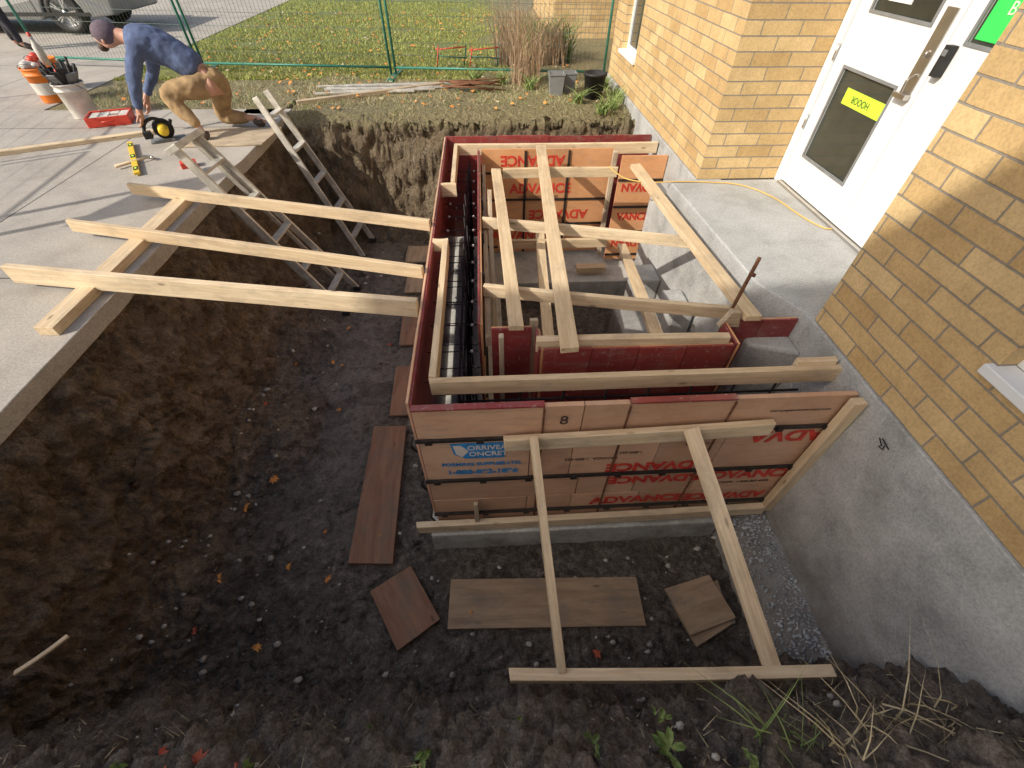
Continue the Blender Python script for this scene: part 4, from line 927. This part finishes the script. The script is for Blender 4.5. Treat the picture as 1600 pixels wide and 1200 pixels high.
for i,(x_,y_) in enumerate(spots+near):
    src=l1 if (i%4==3 or (x_,y_) in near) else l0
    o=src if (i in(0,3)) else src.copy()
    if i not in (0,3): COL.objects.link(o)
    o.location=(x_,y_,gz(x_,y_)+.035); o.rotation_euler=(U(-.4,.4),U(-.4,.4),U(0,6)); s_=U(.5,1.0) if (x_,y_) not in near else U(.6,1.0); o.scale=(s_,s_*U(.7,1),s_)
    tag(o,'orange fallen maple leaf on the pit floor' if src is l0 else 'dark red fallen leaf on the soil','leaf','fallen leaves')
mb=MB()
for i in range(1100):
    x_,y_=U(-5.3,1.7),U(6.5,15); z_=gz(x_,y_)+.03; r_=U(.015,.04); a=U(0,6)
    if x_<-2.5 and y_<6.8: continue
    mb.add([(x_+r_*math.cos(a+q*1.57),y_+r_*math.sin(a+q*1.57),z_+U(-.01,.02)) for q in range(4)],[(0,1,2,3)],'leafo' if i%3 else 'straw')
o=mb.obj('leaf_litter'); o['kind']='stuff'; tag(o,'scattered brown autumn leaves over the lawn','leaf litter')
def rock(mb,c,r,k=None):
    vs=[];rings=4;seg=6; ph=U(0,9)
    for i in range(rings+1):
        a=math.pi*i/rings
        for j in range(seg):
            t=2*math.pi*j/seg; q=r*(1+.7*noise.noise(Vector((math.cos(t)*2+ph,math.sin(t)*2,a+ph)))); vs.append((c[0]+q*math.sin(a)*math.cos(t),c[1]+q*math.sin(a)*math.sin(t)*.8,c[2]+q*.65*math.cos(a)))
    fs=[(i*seg+j,(i+1)*seg+j,(i+1)*seg+(j+1)%seg,i*seg+(j+1)%seg) for i in range(rings) for j in range(seg)]
    mb.add(vs,fs,k or ('stone' if R()<.2 else 'soil'),1,True)
mb=MB()
for i in range(3800):
    u=R()
    if u<.40: x_,y_=U(-2.3,1.9),U(.35,1.4)
    elif u<.68: x_,y_=-2.2+abs(random.gauss(0,.32)),U(.6,5.7)
    elif u<.74: x_,y_=U(-2.4,-.5),U(1.2,5.7)
    else: x_,y_=U(-1.8,1.9),U(-.1,.5)
    if -.6<x_<1.6 and y_>1.25: continue
    r_=.003+.024*R()**3.2
    if y_<.5: r_*=.8
    rock(mb,(x_,y_,gz(x_,y_)+r_*.3+.004),r_)
o=mb.obj('gravel'); o['kind']='stuff'; tag(o,'loose stones and soil clods over pit floor','gravel')
mb=MB()
for i in range(1500):
    y_=U(.2,1.5); x_=1.93-abs(random.gauss(0,.15)); 
    if x_<1.6: continue
    r_=.003+.009*R()**2; rock(mb,(x_,y_,-1.19-(1.93-x_)*.45+r_*.5+.004),r_,'gravelb')
o=mb.obj('gravel'); o['kind']='stuff'; tag(o,'pale gravel spilled on the footing ledge','gravel')
bd((-1.95,.45,-.33),(-1.83,.58,-.34),.018,.012,'pale wood splinter stuck in the bank')
bd((-.14,1.36,-1.4),(-.14,1.40,-.9),.03,.03,'small rotten timber stake by form corner',k='pine2')

# ------------------------------------------------------------------ camera, light
cam=bpy.data.cameras.new('camera'); co=bpy.data.objects.new('camera',cam); COL.objects.link(co)
Xa=Vector((.9985,.0344,.0438));Ya=Vector((-.0550,.7301,.6811));Za=Vector((.0086,.6820,-.7314))
Za.normalize(); Ya=(Ya-Za*Ya.dot(Za)).normalized(); Xa=(Xa-Za*Xa.dot(Za)-Ya*Xa.dot(Ya)).normalized()
right=Vector((Xa[0],Ya[0],Za[0])); up=Vector((Xa[1],Ya[1],Za[1])); fwd=Vector((Xa[2],Ya[2],Za[2]))
mm=Matrix((right,up,-fwd)).transposed().to_4x4(); mm.translation=(0,0,1.75); co.matrix_world=mm
cam.sensor_width=36; cam.lens=36*681/1600; cam.clip_start=.05; cam.clip_end=1500
bpy.context.scene.camera=co
sd=Vector((-.72,-.40,.57)).normalized()
L=bpy.data.lights.new('sun','SUN'); L.energy=4.4; L.angle=math.radians(.6); L.color=(1,.92,.79); lo=bpy.data.objects.new('sun',L); COL.objects.link(lo); lo.rotation_euler=sd.to_track_quat('Z','Y').to_euler(); lo.location=(0,0,20)
w=bpy.data.worlds.new('World'); bpy.context.scene.world=w; w.use_nodes=True; nt=w.node_tree
sk=nt.nodes.new('ShaderNodeTexSky'); sk.sky_type='NISHITA'; sk.sun_disc=False; sk.sun_elevation=math.asin(sd.z); sk.sun_rotation=math.atan2(sd.x,sd.y)
sk.air_density=1.2; sk.dust_density=4.5; sk.ozone_density=1.0
nt.links.new(sk.outputs[0],nt.nodes['Background'].inputs[0]); nt.nodes['Background'].inputs[1].default_value=.15
s=bpy.context.scene; s.view_settings.view_transform='Standard'; s.view_settings.look='None'; s.view_settings.exposure=0
